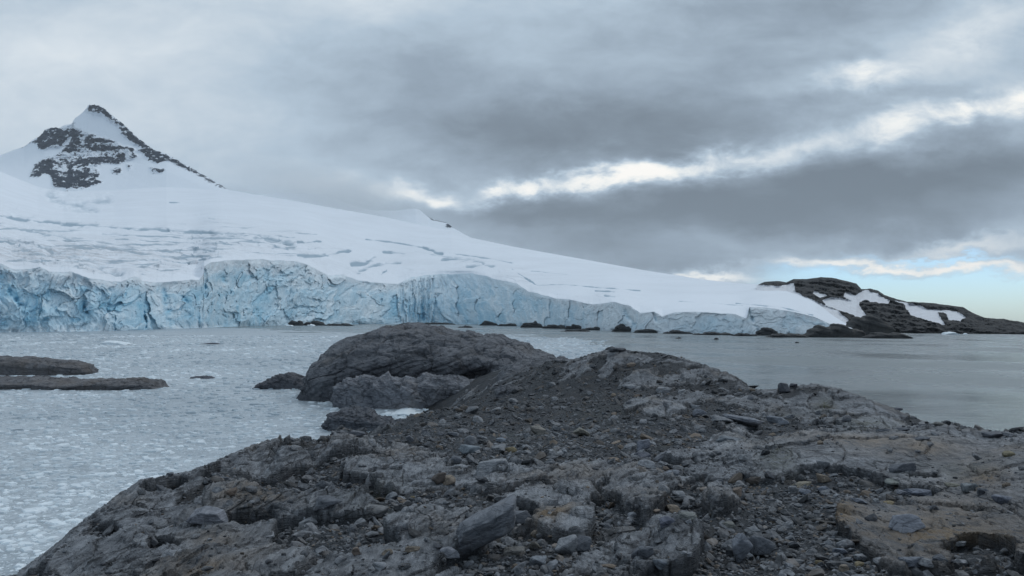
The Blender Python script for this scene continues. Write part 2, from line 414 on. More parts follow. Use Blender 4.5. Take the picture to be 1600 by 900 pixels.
def peak_material():
    m_, nt, b = mat('snowy crag')
    oc = nt.new('ShaderNodeTexCoord').outputs['Object']
    rk = nt.attr('rock'); n = nt.noise(nt.mapping(oc, scale=(1.3, 1, 1.8), rot=(0, .5, 0)), .028, 9, .74, .5)
    n2 = nt.noise(oc, .06, 5, .65)
    mk = nt.ramp(nt.math('ADD', rk, nt.math('MULTIPLY', nt.math('SUBTRACT', n, .5), 2.6)), .42, .60)
    rc = nt.mix(nt.ramp(n2, .35, .65), (.006, .012, .025), (.028, .040, .062))
    c = nt.mix(mk, (.80, .85, .91), rc)
    nt.put(b.inputs['Base Color'], c); b.inputs['Roughness'].default_value = .9; b.inputs['Specular IOR Level'].default_value = .1
    nt.put(b.inputs['Normal'], nt.bump(n, .6, 6.0))
    return m_
MAT_PEAK = peak_material()
def headland_material():
    m_, nt, b = mat('headland rock and snow')
    oc = nt.new('ShaderNodeTexCoord').outputs['Object']
    rk = nt.attr('rock'); n = nt.noise(nt.mapping(oc, scale=(1, 1, 2.4), rot=(0, .25, 0)), .09, 8, .7, .6); n2 = nt.noise(oc, .3, 6, .65)
    mk = nt.ramp(nt.math('ADD', rk, nt.math('MULTIPLY', nt.math('SUBTRACT', n, .5), 1.3)), .40, .58)
    rc = nt.mix(nt.ramp(nt.math('ADD', nt.math('MULTIPLY', n, .6), nt.math('MULTIPLY', n2, .4)), .40, .62), (.012, .015, .02), (.070, .068, .067))
    sc = nt.mix(nt.ramp(n2, .35, .7, 0, .5), (.78, .80, .84), (.60, .58, .60))
    nt.put(b.inputs['Base Color'], nt.mix(mk, sc, rc)); b.inputs['Roughness'].default_value = .85; b.inputs['Specular IOR Level'].default_value = .2
    nt.put(b.inputs['Normal'], nt.bump(nt.math('ADD', n, nt.math('MULTIPLY', n2, .4)), 1.0, 2.0))
    return m_
MAT_HEAD = headland_material()

def sea_material():
    m_, nt, b = mat('sea water')
    oc = nt.new('ShaderNodeTexCoord').outputs['Object']
    n1 = nt.noise(nt.mapping(oc, scale=(.6, 1.6, 1), rot=(0, 0, .3)), .55, 7, .62, .5)
    n2 = nt.noise(oc, .022, 5, .6, .6); n3 = nt.noise(nt.mapping(oc, scale=(.5, 1.2, 1), rot=(0, 0, .2)), .09, 5, .6)
    b.inputs['Base Color'].default_value = (.185, .215, .225, 1)
    b.inputs['IOR'].default_value = 1.333; b.inputs['Specular IOR Level'].default_value = .5
    nt.put(b.inputs['Roughness'], nt.ramp(n2, .38, .62, .08, .34))
    h = nt.math('ADD', n1, nt.math('MULTIPLY', n3, 2.0))
    nt.put(b.inputs['Normal'], nt.bump(h, 1.0, .60))
    return m_
MAT_SEA = sea_material()
def slush_material():
    m_, nt, b = mat('slush')
    oc = nt.new('ShaderNodeTexCoord').outputs['Object']
    v1 = nt.new('ShaderNodeTexVoronoi'); nt.put(v1.inputs['Vector'], nt.vmath('ADD', oc, nt.vmath('SCALE', nt.noise(oc, 4, 3, .6, 0, 'Color'), .25)))
    v1.inputs['Scale'].default_value = 3.2
    e = nt.ramp(v1.outputs['Distance'], .28, .55)
    r = nt.new('ShaderNodeSeparateColor'); nt.l.new(v1.outputs['Color'], r.inputs[0])
    nb = nt.noise(oc, .05, 5, .6, .8); n2 = nt.noise(oc, 1.6, 6, .7); n3 = nt.noise(oc, .35, 5, .65, .5)
    fl = nt.math('MULTIPLY', nt.math('SUBTRACT', 1.0, e), nt.ramp(r.outputs[0], .1, .9))
    bse = nt.mix(nt.ramp(nt.math('ADD', nt.math('MULTIPLY', n2, .6), nt.math('MULTIPLY', n3, .4)), .38, .64), (.25, .295, .33), (.54, .60, .645))
    c = nt.mix(nt.math('MULTIPLY', fl, .75), bse, (.62, .69, .74))
    c = nt.mix(nt.ramp(nb, .40, .64, 0, .45), c, (.24, .29, .33))
    nt.put(b.inputs['Base Color'], c); b.inputs['Roughness'].default_value = .38; b.inputs['Specular IOR Level'].default_value = .5
    nt.put(b.inputs['Normal'], nt.bump(nt.math('ADD', fl, nt.math('MULTIPLY', n2, .5)), .8, .06))
    return m_
MAT_SLUSH = slush_material()
def chip_material():
    m_, nt, b = mat('floating ice')
    oc = nt.new('ShaderNodeTexCoord').outputs['Object']; t = nt.attr('tone')
    n = nt.noise(oc, 3, 4, .6)
    c = nt.mix(t, (.28, .34, .39), (.80, .86, .90)); c = nt.mix(nt.ramp(n, .4, .7, 0, .25), c, (.50, .66, .74))
    nt.put(b.inputs['Base Color'], c); b.inputs['Roughness'].default_value = .5
    nt.put(b.inputs['Normal'], nt.bump(n, .5, .03))
    return m_
MAT_CHIP = chip_material()

# ================================================================== air
def haze_box():
    me = bpy.data.meshes.new('haze'); x, y0, y1, z0, z1 = 9000, -1200, 9500, -6, 1300
    v = [(-x, y0, z0), (x, y0, z0), (x, y1, z0), (-x, y1, z0), (-x, y0, z1), (x, y0, z1), (x, y1, z1), (-x, y1, z1)]
    me.from_pydata(v, [], [(0, 3, 2, 1), (4, 5, 6, 7), (0, 1, 5, 4), (1, 2, 6, 5), (2, 3, 7, 6), (3, 0, 4, 7)]); me.update()
    m_ = bpy.data.materials.new('thin damp air'); m_.use_nodes = True; t_ = m_.node_tree; t_.nodes.clear()
    o = t_.nodes.new('ShaderNodeOutputMaterial'); p = t_.nodes.new('ShaderNodeVolumePrincipled')
    p.inputs['Color'].default_value = (.90, .95, 1, 1); p.inputs['Density'].default_value = 4.0e-5; p.inputs['Anisotropy'].default_value = 0.0
    t_.links.new(p.outputs[0], o.inputs['Volume'])
    link('haze', me, m_, kind='stuff')
haze_box()
def ridge_cloud():
    bpy_me = bpy.data.meshes.new('cloud'); import bmesh
    bm = bmesh.new(); bmesh.ops.create_icosphere(bm, subdivisions=4, radius=1); bm.to_mesh(bpy_me); bm.free()
    m_ = bpy.data.materials.new('cloud on the ridge'); m_.use_nodes = True; nt = NT(m_.node_tree); nt.n.clear()
    oc = nt.new('ShaderNodeTexCoord').outputs['Object']
    r = nt.vmath('LENGTH', oc, out=1)
    nz = nt.noise(nt.mapping(oc, scale=(1.6, 1.6, .7)), 1.6, 4, .6)
    d = nt.ramp(nt.math('ADD', r, nt.math('MULTIPLY', nt.math('SUBTRACT', nz, .5), 1.1)), .95, .25)
    p = nt.new('ShaderNodeVolumePrincipled'); p.inputs['Color'].default_value = (.94, .975, 1, 1); p.inputs['Anisotropy'].default_value = 0
    nt.put(p.inputs['Density'], nt.math('MULTIPLY', d, .0024))
    o = nt.new('ShaderNodeOutputMaterial'); nt.l.new(p.outputs[0], o.inputs['Volume'])
    u, w = px2uw(505, 302); d_ = 2950
    ob = link('cloud', bpy_me, m_, (float(u) * d_, d_, CAM_H + float(w) * d_), kind='stuff', label='low grey cloud hiding the snow ridge right of the peak')
    ob.scale = (470, 750, 105); ob.rotation_euler = (0, math.radians(6), 0)
ridge_cloud()

# ================================================================== sea
lin = np.concatenate([[-8800, -4000, -1500], np.linspace(-400, 900, 30), [2500, 5000, 8800]])
liny = np.concatenate([[-1100], np.linspace(-50, 1500, 40), [3000, 6000, 9400]])
gx, gy = np.meshgrid(lin, liny)
link('sea', mesh_np('sea', np.stack([gx.ravel(), gy.ravel(), np.zeros(gx.size)], 1), grid_faces(*gx.shape)), MAT_SEA,
     kind='structure', label='calm grey sea of the bay')

# slush and brash ice covering the left of the bay
us = np.linspace(-1.15, .25, 420); ysl = np.exp(np.linspace(math.log(8), math.log(1150), 620))
gu, gy = np.meshgrid(us, ysl); gx = gu * gy
spx, spy = uw2px(gu, -CAM_H / gy)
SL_POLY = [(-1200, 900), (-1200, 515), (0, 512), (250, 509), (400, 513), (470, 518), (560, 520.5), (640, 522), (760, 521.5), (840, 524), (900, 531), (950, 543), (985, 560), (1000, 600), (900, 900), (-1200, 2200)]
def slush_density(px, py, x, y):
    d = poly_sd(px, py, SL_POLY)
    return d / (2.0 + .10 * np.maximum(py - 500, 0)) + 1.6 * fb2(x * .02 + 9, y * .02, 4) + .8 * fb2(x * .3, y * .3, 3)
dens = slush_density(spx, spy, gx, gy)
F = grid_faces(*gu.shape); keep = (dens.ravel()[F].min(1) > 0)
zz = .015 + .012 * fb2(gx * 1.5, gy * 1.5, 3)
co = np.stack([gx.ravel(), gy.ravel(), zz.ravel()], 1); F = F[keep]
used, inv = np.unique(F, return_inverse=True)
link('slush_ice', mesh_np('slush_ice', co[used], inv.reshape(-1, 4)), MAT_SLUSH, kind='stuff', category='sea ice',
     label='pale grey slush of broken ice covering the left of the bay')

# loose chips in the slush
def plates(n, rs):
    """flat irregular six-sided ice chips, returned as (n,13,3) unit shapes and faces"""
    k = 6; a = np.linspace(0, 2 * np.pi, k, endpoint=False)[None] + rs.rand(n, k) * .7
    r = .6 + .5 * rs.rand(n, k)
    lo = np.stack([r * np.cos(a), r * np.sin(a), np.zeros((n, k)) - .1], -1)
    hi = np.stack([.8 * r * np.cos(a), .8 * r * np.sin(a), .55 + .5 * rs.rand(n, k)], -1)
    c = np.stack([.2 * rs.randn(n), .2 * rs.randn(n), .9 + .5 * rs.rand(n)], -1)[:, None]
    f = []
    for i in range(k):
        j = (i + 1) % k
        f += [(i, j, k + j), (i, k + j, k + i), (k + i, k + j, 2 * k)]
    return np.concatenate([lo, hi, c], 1), np.array(f)
rs = np.random.RandomState(3)
N = 80000
cu = rs.uniform(-1.0, .22, N); cy = np.exp(rs.uniform(math.log(15), math.log(330), N)); cxx = cu * cy
ppx, ppy = uw2px(cu, -CAM_H / cy)
ok = (slush_density(ppx, ppy, cxx, cy) > -.6)
cxx, cy = cxx[ok], cy[ok]; N = len(cy)
S, Fp = plates(N, rs)
size = (.028 + .20 * rs.rand(N) ** 7) * (cy / 22) ** .62
ang = rs.rand(N) * 6.28; ca, sa = np.cos(ang)[:, None], np.sin(ang)[:, None]
stx = 1 + .6 * rs.rand(N)[:, None]
xx = S[..., 0] * stx; yy = S[..., 1]
co = np.stack([(xx * ca - yy * sa) * size[:, None] + cxx[:, None], (xx * sa + yy * ca) * size[:, None] + cy[:, None],
               S[..., 2] * size[:, None] * .30 + .012], -1)
lane = fb2(cxx * .05 + 3, cy * .025, 4)
tone = np.repeat(np.clip(.30 + .6 * rs.rand(N) ** 1.3 + .9 * lane, 0, 1), 13)
link('brash_ice', mesh_np('brash_ice', co.reshape(-1, 3), (Fp[None] + 13 * np.arange(N)[:, None, None]).reshape(-1, 3), False, {'tone': tone}),
     MAT_CHIP, kind='stuff', category='sea ice', label='small white chips of brash ice floating in the slush')

# ================================================================== glacier
BASE = [(-500, 527), (-100, 521), (0, 519.5), (100, 518.5), (200, 517), (230, 515), (300, 513), (400, 509), (500, 508), (560, 506.5), (650, 505.5), (720, 506), (800, 509), (850, 512), (920, 515), (1000, 519.5), (1060, 521), (1120, 522), (1180, 523), (1240, 524), (1335, 526)]
TOP = [(-500, 395), (-100, 400), (0, 411), (20, 421), (45, 421), (62, 417), (78, 424), (100, 425), (112, 424), (130, 432), (165, 439), (190, 440), (198, 436), (210, 432), (217, 434), (222, 440), (250, 441), (290, 438), (312, 436), (318, 428), (318, 417), (330, 410), (350, 407), (400, 405), (440, 407), (470, 410), (490, 418), (512, 431), (535, 429), (560, 438), (590, 442), (622, 444), (640, 434), (670, 429), (730, 427), (745, 428), (775, 436), (808, 444), (826, 455), (848, 461), (870, 467), (895, 469), (918, 475), (940, 475), (958, 472), (985, 478), (1000, 489), (1022, 487), (1035, 494), (1055, 488), (1085, 487), (1150, 491), (1166, 498), (1171, 480), (1200, 481), (1240, 487), (1272, 495), (1295, 505), (1312, 509), (1335, 516)]
SKYL = [(-500, 250), (-100, 262), (0, 268), (60, 292), (100, 299), (180, 297), (260, 292), (345, 297), (400, 304), (450, 312), (520, 325), (600, 339), (660, 352), (705, 360), (735, 371), (800, 385), (900, 403), (1000, 421), (1100, 437), (1160, 443), (1215, 446), (1245, 455), (1275, 472), (1300, 492), (1322, 506), (1335, 514)]
SKYD = [(-500, 2500), (350, 2600), (450, 2500), (600, 2300), (735, 2000), (900, 1450), (1100, 950), (1215, 720), (1300, 500), (1335, 410)]
def base_depth(px):
    py = interp(px, BASE); u, w = px2uw(px, py); d = -CAM_H / w
    k = np.hanning(121); k /= k.sum()
    return np.exp(np.convolve(np.pad(np.log(d), 60, 'edge'), k, 'valid'))
def smooth1(v, n):
    k = np.hanning(n); k /= k.sum(); return np.convolve(np.pad(v, n // 2, 'edge'), k, 'valid')
NC = 1700; cols = np.linspace(-480, 1332, NC)
db = base_depth(cols); topy = interp(cols, TOP)
topy = topy + (2.2 * fb2(cols * .06, cols * 0 + 3, 4)) * np.where(cols < 1000, 1, .5)
db = db * (1 + .010 * fb2(cols * .02, cols * 0, 4))
def to_world(px, py, d):
    u, w = px2uw(px, py); return np.stack([u * d, d * np.ones_like(u), CAM_H + w * d], -1)
# cliff face
NR = 120; t = np.linspace(-.06, 1, NR)[:, None]
basey = uw2px(px2uw(cols, interp(cols, BASE))[0], -CAM_H / db)[1]
hgt = (basey - topy)[None]
PX = np.broadcast_to(cols[None], (NR, NC)).copy()
PY = basey[None] - hgt * t
# leaning-back profile, steeper at the left, scooped at the middle right
lean = interp(cols, [(-500, .10), (300, .14), (420, .30), (600, .45), (680, .55), (800, .5), (860, .30), (1000, .25), (1335, .35)])[None]
D = db[None] * (1 + lean * hgt / FPX * np.clip(t, 0, 1) ** 1.4)
skew = interp(cols, [(-500, 0), (300, .1), (420, .35), (620, .4), (680, -.9), (820, -.5), (1000, .3), (1335, .2)])[None]
qx = PX * .030 + PY * .030 * skew
wq = fb2(PX * .02, PY * .03, 3); wr = fb2(PX * .02 + 30, PY * .03, 3)
h1, e1 = facets(qx * 1.0 + wq * .8, PY * .026 + wr * .8, 1); h2, e2 = facets(qx * 2.8 + wq * 1.5, PY * .07 + wr * 1.5, 2); h3, e3 = facets(qx * 7 + wq * 3, PY * .17 + wr * 3, 3)
chunk = fb2(qx * 1.5, PY * .03 + 3, 5, .6, True)
big = fb2(PX * .012 + 40, PY * .006, 3)
envl = sstep(1.0, .93, t) * sstep(-.05, .05, t)
amp = smooth1(interp(cols, [(-500, 1.0), (500, 1.0), (640, .65), (800, .65), (1000, .45), (1335, .3)]), 41)[None]
flute = fb2(PX * .11 + .8 * wq, PY * .018, 4, .55)
disp = (-(h1 * 8.5 + h2 * 4.4 + h3 * 2.4 + chunk * 1.2 + flute * 3.5 + big * 13) * envl * amp - 1.0 * big * amp) / FPX
# deep blue clefts
CLEFT = [([(197, 447), (196, 462)], 2.2), ([(255, 455), (262, 485), (270, 512)], 5), ([(318, 412), (321, 450)], 2.0), ([(130, 470), (136, 490)], 2), ([(660, 470), (662, 500)], 2), ([(180, 492), (180, 514)], 1.2), ([(345, 432), (352, 440)], 4), ([(285, 462), (290, 468)], 3), ([(225, 478), (228, 514)], 1.2), ([(15, 455), (35, 478)], 4), ([(975, 485), (990, 508)], 3), ([(1170, 482), (1178, 505), (1188, 522)], 2.2), ([(1020, 490), (1027, 500)], 2)]
cl = np.zeros_like(PX)
nx_ = 4.5 * fb2(PX * .05 + 70, PY * .07, 4); ny_ = 4 * fb2(PX * .06 + 20, PY * .06, 3)
for ln_, wd in CLEFT: cl = np.maximum(cl, np.exp(-(line_d(PX + nx_, PY + ny_, ln_) / wd) ** 2) * sstep(-.5, .3, fb2(PX * .03, PY * .08 + 3, 3)))
cl *= sstep(1.02, .93, t)
disp = disp + cl * 9 / FPX
# small ice-foot hollows above the water
foot = np.exp(-((t - .02) / .05) ** 2) * sstep(.05, .35, fb2(PX * .03 + 5, PX * 0, 3))
disp = disp + foot * 7 / FPX
D = D * (1 + disp)
PYn = PY + (2.2 * fb2(qx * 2 + 7, PY * .06, 4)) * envl
V3 = to_world(PX, PYn, D)
V3[0, :, 2] = -1.0
bl = .42 + .55 * fb2(PX * .014 + 5, PY * .03, 4) + .25 * h2 + .30 * np.clip(-h1, -.5, .5) + .5 * cl  # cavity shading put into the colour: set-back facets and clefts tinted bluer
bl += interp(cols, [(-500, .25), (300, .12), (500, .0), (620, .02), (840, .02), (1000, -.22), (1335, -.2)])[None]
bl = bl * (1 - .55 * sstep(.72, 1.0, t)) - .25 * sstep(.2, .0, t) * interp(cols, [(-500, 1), (250, 1), (420, 0), (1335, 0)])[None]
dirt = sstep(.70, .98, t + .25 * fb2(PX * .05, PY * .08, 3)) * interp(cols, [(-500, .9), (600, .9), (700, .4), (840, .5), (1335, .6)])[None] + .5 * sstep(840, 900, PX)
glac = bpy.data.objects.new('glacier', None); COL.objects.link(glac); glac['kind'] = 'structure'; glac['label'] = 'glacier coming down to the bay in a blue ice front'
glac.location = (0, 600, 0)
off = np.array([0, 600, 0])
link('ice_cliff', mesh_np('ice_cliff', (V3 - off).reshape(-1, 3), grid_faces(NR, NC), True, {'ice': np.clip(bl, 0, 1.6), 'dirt': np.clip(dirt, 0, 1)}), MAT_ICE, parent=glac)
# snow slope above, from the lip of the cliff to the skyline
NS = 420; s = (np.linspace(0, 1, NS) ** 1.15)[:, None]
skyy = interp(cols, SKYL); skd = interp(cols, SKYD)
skyy = np.minimum(skyy, topy - 1)
dsm = smooth1(D[-1], 141); lip = sstep(.05, .0, s)
d0 = lip * D[-1][None] + (1 - lip) * dsm[None]; d1 = np.maximum(skd, dsm * 1.04)[None]
SD = d0 * (d1 / d0) ** s
g = s ** interp(cols, [(-500, .85), (300, .82), (600, .85), (900, .80), (1335, .9)])[None]
SPX = np.broadcast_to(cols[None], (NS, NC)).copy()
tsm = smooth1(PYn[-1], 61); lp2 = sstep(.12, .0, s); t0_ = lp2 * PYn[-1][None] + (1 - lp2) * np.maximum(tsm, skyy + .5)[None]
SPY = t0_ + (skyy[None] - t0_) * g
ice = np.zeros_like(SPX); dz = np.zeros_like(SPX)
CREV = [([(0, 337), (60, 345), (140, 352), (250, 359), (400, 366), (445, 378)], 2.4, .7, 2.5), ([(-200, 330), (0, 352), (90, 368), (130, 382), (200, 392)], 3, .5, 2), ([(150, 385), (230, 398), (300, 405)], 2, .5, 1.5),
        ([(180, 374), (260, 378), (360, 383)], 1.2, .6, 1), ([(200, 391), (270, 393), (360, 390)], 1.2, .5, 1), ([(60, 362), (150, 378), (215, 388)], 1.5, .4, 1), ([(215, 404), (290, 412), (320, 405)], 1.2, .6, 1), ([(160, 366), (280, 371), (380, 374), (450, 390)], 1.5, .5, 1), ([(0, 372), (40, 378), (80, 392), (120, 402), (190, 428)], 4, .35, 3), ([(20, 385), (70, 400), (140, 415), (180, 425)], 4, .35, 3),
        ([(30, 384), (34, 380)], 1.5, 1, 2), ([(70, 388), (82, 394)], 1.5, 1, 1.5),
        ([(400, 371), (445, 378), (460, 387)], 5, .5, 1.5), ([(465, 379), (500, 378)], 1.6, .8, 1.5), ([(465, 400), (500, 401), (545, 392)], 2.4, .8, 2.2), ([(550, 412), (570, 410), (585, 401)], 3, .8, 3), ([(560, 424), (590, 412), (625, 411)], 2.4, .55, 2.4), ([(520, 398), (530, 393), (547, 392)], 1.5, .9, 1.5),
        ([(572, 374), (620, 379), (660, 386), (690, 395)], 1.2, .6, 1.2), ([(662, 386), (676, 392), (690, 396)], 2.0, .9, 2), ([(600, 393), (633, 396)], 2, .7, 1.5), ([(690, 404), (730, 405), (755, 410)], 2.6, .6, 2), ([(640, 391), (690, 400), (740, 405)], 1.2, .4, 1), ([(730, 417), (745, 414), (770, 416)], 3, .5, 2), ([(700, 395), (760, 403), (800, 410)], 1, .5, 1),
        ([(596, 428), (604, 422)], 1.5, .9, 2), ([(440, 363), (495, 366)], .8, .5, .8), ([(430, 368), (460, 371)], 1, .5, .8),
        ([(800, 420), (815, 431), (840, 446), (880, 444), (940, 449), (1000, 454)], .8, .8, 1), ([(830, 423), (860, 427), (885, 429)], .6, .5, .7), ([(930, 454), (960, 456)], .8, .7, 1), ([(945, 462), (960, 464)], 1.5, .6, 1.2), ([(1060, 470), (1100, 472), (1160, 478)], .6, .5, .6), ([(1150, 474), (1220, 480), (1270, 492)], .6, .6, .6),
        ([(265, 316), (280, 316)], .8, .6, 1), ([(325, 341), (335, 342)], .7, .4, .7), ([(275, 349), (290, 350)], .7, .4, .7),
        ([(80, 305), (110, 318), (140, 322), (165, 312)], 9, .38, 3), ([(118, 318), (150, 328)], 4, .35, 2)]
for ln_, wd, a, dep in CREV:
    dd = line_d(SPX, SPY, ln_) + 1.2 * fb2(SPX * .05, SPY * .2, 3)
    md = sstep(-.35, .3, fb2(SPX * .035 + wd * 9, SPY * .12, 4)); k = np.exp(-(np.maximum(dd, 0) / (wd * (.5 + .9 * md))) ** 2) * (.5 + .7 * md); ice = np.maximum(ice, a * k); dz = dz - dep * k
lump = sstep(0, .06, s) * (interp(cols, [(-500, 1), (280, 1), (460, .6), (560, .35), (760, .35), (900, .2), (1100, .12), (1335, .1)])[None]) * sstep(.75, .2, s)
fh, fe = facets(SPX * .045 + 1.5 * fb2(SPX * .02, SPY * .05, 3), SPY * .16 + fb2(SPX * .03, SPY * .1, 3), 5)
frac = sstep(-.15, .35, fb2(SPX * .008 + 60, SPY * .03, 4))
rough = fh * 4.5 * frac + fb2(SPX * .02, SPY * .09, 5, .55, True) * 1.8 + fb2(SPX * .07 + 4, SPY * .2, 4, .6) * 1.3
left_br = np.exp(-(((SPX - 90) / 170) ** 2 + ((SPY - 398) / 16) ** 2))
dz = dz + rough * lump + left_br * fb2(SPX * .06, SPY * .10, 4, .6, True) * 3.0 + fb2(SPX * .006, SPY * .03, 3) * 1.5 * sstep(0, .1, s)
sil = sstep(1.0, .97, s)
SPYn = SPY - dz * .9 * sil * sstep(0, .012, s)
S3 = to_world(SPX, SPYn, SD)
S3[0] = V3[-1]
back = S3[-1].copy(); back[:, 1] += 400; back[:, 0] *= (1 + 400 / S3[-1][:, 1]); back[:, 2] -= 60
S3 = np.concatenate([S3, back[None]], 0)
st_ = np.clip(.95 * sstep(.0, .45, fb2(SPX * .012, SPY * .16, 4, .6)) * lump * sstep(760, 420, SPX), 0, 1)
fleck = sstep(.42, .60, fb2(SPX * .06 + 8, SPY * .45, 3, .6)) * sstep(0.55, .1, s) * .25
ic = np.maximum(np.maximum(ice * 1.2, st_), fleck) + .3 * left_br * sstep(-.3, .3, fb2(SPX * .05, SPY * .12, 4))
ic = ic + .45 * frac * lump * sstep(.12, .0, fe) * (SPX < 800)
ic = np.concatenate([ic, ic[-1:]], 0)
dr = np.concatenate([.5 * left_br + .25 * lump, 0 * lump[-1:]], 0)
link('snow_slope', mesh_np('snow_slope', (S3 - off).reshape(-1, 3), grid_faces(NS + 1, NC), True, {'ice': ic, 'dirt': dr}), MAT_SNOW, parent=glac)

# ================================================================== far ridge behind the shoulder
def loft(lines, cols, nsub):
    """lines: list of polylines (px, py, depth), front to back"""
    rows = []
    L = [np.stack([interp(cols, l, 1), interp(cols, l, 2)], 0) for l in lines]
    for a, b, n in zip(L[:-1], L[1:], nsub):
        for k in range(n):
            f = k / n; rows.append(a + (b - a) * f)
    rows.append(L[-1]); A = np.array(rows)
    return np.broadcast_to(cols[None], A[:, 0].shape).copy(), A[:, 0].copy(), A[:, 1].copy()
c2 = np.linspace(380, 840, 300)
ridge = [(380, 308, 4200), (440, 300, 4200), (500, 304, 4200), (545, 318, 4200), (580, 329, 4200), (620, 329, 4200), (650, 326, 4200), (658, 329, 4200), (668, 339, 4200), (685, 345, 4200), (698, 348, 4200), (708, 356, 4200), (735, 371, 4200), (840, 400, 4200)]
px_, py_, d_ = loft([[(380, 380, 3300), (840, 420, 3300)], ridge, [(380, 420, 5200), (840, 450, 5200)]], c2, (50, 20))
py_ += 1.0 * fb2(px_ * .04, py_ * .1, 4)
rm = np.exp(-(((px_ - 703) / 7) ** 2 + ((py_ - 352) / 4) ** 2)) * 1.2 + .9 * np.exp(-(line_d(px_, py_, [(660, 330), (675, 343), (700, 348)]) / 1.0) ** 2) + .40 * np.exp(-(((px_ - 595) / 20) ** 2 + ((py_ - 338) / 4) ** 2))
link('far_ridge', mesh_np('far_ridge', to_world(px_, py_, d_).reshape(-1, 3), grid_faces(*px_.shape), True, {'rock': rm}), MAT_PEAK, kind='structure', label='far snow ridge under the cloud')

# ================================================================== the peak
PK = [(-500, 330), (-200, 285), (-60, 255), (0, 243), (22, 234), (38, 229), (52, 218), (62, 213), (70, 203), (80, 199), (86, 199), (92, 200), (100, 196), (112, 194), (115, 188), (118, 184), (124, 180), (130, 175), (136, 168), (138, 164.5), (146, 163.5), (156, 165), (165, 171), (175, 180), (190, 192), (200, 200), (213, 213), (225, 223), (240, 234), (262, 241), (285, 255), (310, 268), (330, 280), (345, 289), (357, 296.5), (380, 300), (460, 316), (520, 340)]
ridge = [(x, y, 3300 if x < 150 else 3300 - (x - 150) * 1.8) for x, y in PK]
mid = [(-500, 345, 3050), (0, 262, 3000), (40, 262, 2950), (110, 245, 3080), (150, 235, 3120), (200, 250, 3020), (260, 268, 2850), (357, 304, 2700), (520, 350, 2600)]
lowl = [(-500, 400, 2560), (0, 290, 2600), (50, 292, 2620), (120, 297, 2620), (180, 304, 2600), (260, 304, 2580), (357, 315, 2560), (520, 350, 2500)]
c3 = np.linspace(-480, 515, 1300)
px_, py_, d_ = loft([[(-500, 420, 2400), (520, 370, 2300)], lowl, mid, ridge, [(-500, 480, 4800), (520, 480, 4300)]], c3, (12, 130, 170, 40))
nrow = px_.shape[0]
ROCKP = [[(35, 230), (58, 216), (68, 202), (82, 197), (100, 198), (115, 188), (116, 196), (124, 200), (118, 210), (104, 218), (96, 229), (80, 231), (60, 234), (56, 226), (50, 222)],
         [(112, 193), (122, 200), (140, 206), (158, 213), (175, 219), (192, 228), (208, 230), (213, 243), (200, 252), (185, 256), (160, 254), (150, 262), (155, 272), (150, 280), (140, 290), (128, 294), (100, 294), (82, 292), (80, 276), (70, 270), (60, 276), (47, 276), (52, 262), (60, 252), (80, 244), (95, 235), (110, 220)],
         [(138, 162), (150, 162), (165, 170), (178, 182), (196, 193), (200, 200), (213, 214), (240, 233), (262, 242), (300, 262), (330, 279), (358, 297), (345, 293), (325, 284), (315, 276), (290, 264), (262, 250), (248, 254), (236, 252), (226, 244), (216, 234), (222, 232), (206, 222), (190, 208), (182, 196), (170, 188), (160, 180), (146, 178), (134, 172)],
         [(174, 264), (188, 264), (189, 270), (176, 270)], [(234, 262), (248, 263), (262, 266), (248, 270), (240, 269)], [(198, 257), (205, 257), (204, 263), (200, 262)], [(140, 284), (150, 278), (158, 286), (140, 291)]]
rk = np.full(px_.shape, -50.0)
for P_ in ROCKP: rk = np.maximum(rk, poly_sd(px_, py_, P_))
snowy = [(128, 222, 6, 14, .5), (88, 255, 5, 16, .5), (145, 262, 5, 14, .5), (200, 245, 4, 10, .6), (118, 196, 26, 5, .8), (150, 195, 30, 14, 1.0), (105, 243, 26, 6, .55), (150, 240, 34, 5, .5), (125, 262, 22, 6, .35), (170, 225, 30, 3, .5), (100, 262, 5, 12, .6), (190, 236, 22, 4, .5)]
front_face = (np.arange(nrow) < 12 + 130 + 170 + 2)[:, None]
wob = fb2(px_ * .10, py_ * .16, 4, .6); led = .6 * fb2(px_ * .06 + py_ * .05, py_ * .22 - px_ * .03, 5, .65) + .5 * fb2(px_ * .16, py_ * .16, 4, .6)
rmask = sstep(-3.5, 4.0, rk + 3.5 * wob)
val = rmask * (.98 - .95 * sstep(-.08, .36, led)) + .35 * sstep(-9, 0, rk + 5 * wob) * sstep(.0, .3, led)
for (a, b, c, d, e) in snowy: val -= e * np.exp(-(((px_ - a) / c) ** 2 + ((py_ - b) / d) ** 2))
val = np.where(front_face, val, 0)
crag = fb2(px_ * .07, py_ * .12, 5, .58, True)
d_ = d_ * (1 - rmask * (crag * 8 + 4) / FPX * 1.3)
py_ = py_ - np.where(front_face, rmask, 0) * (fb2(px_ * .2, py_ * .2 + 9, 4, .6) * 2.2) - .6 * fb2(px_ * .02, py_ * .05, 3)
link('mountain_peak', mesh_np('mountain_peak', to_world(px_, py_, d_).reshape(-1, 3), grid_faces(*px_.shape), True, {'rock': np.clip(val, 0, 1)}), MAT_PEAK,
     kind='structure', label='dark pyramid peak streaked with snow above the glacier')

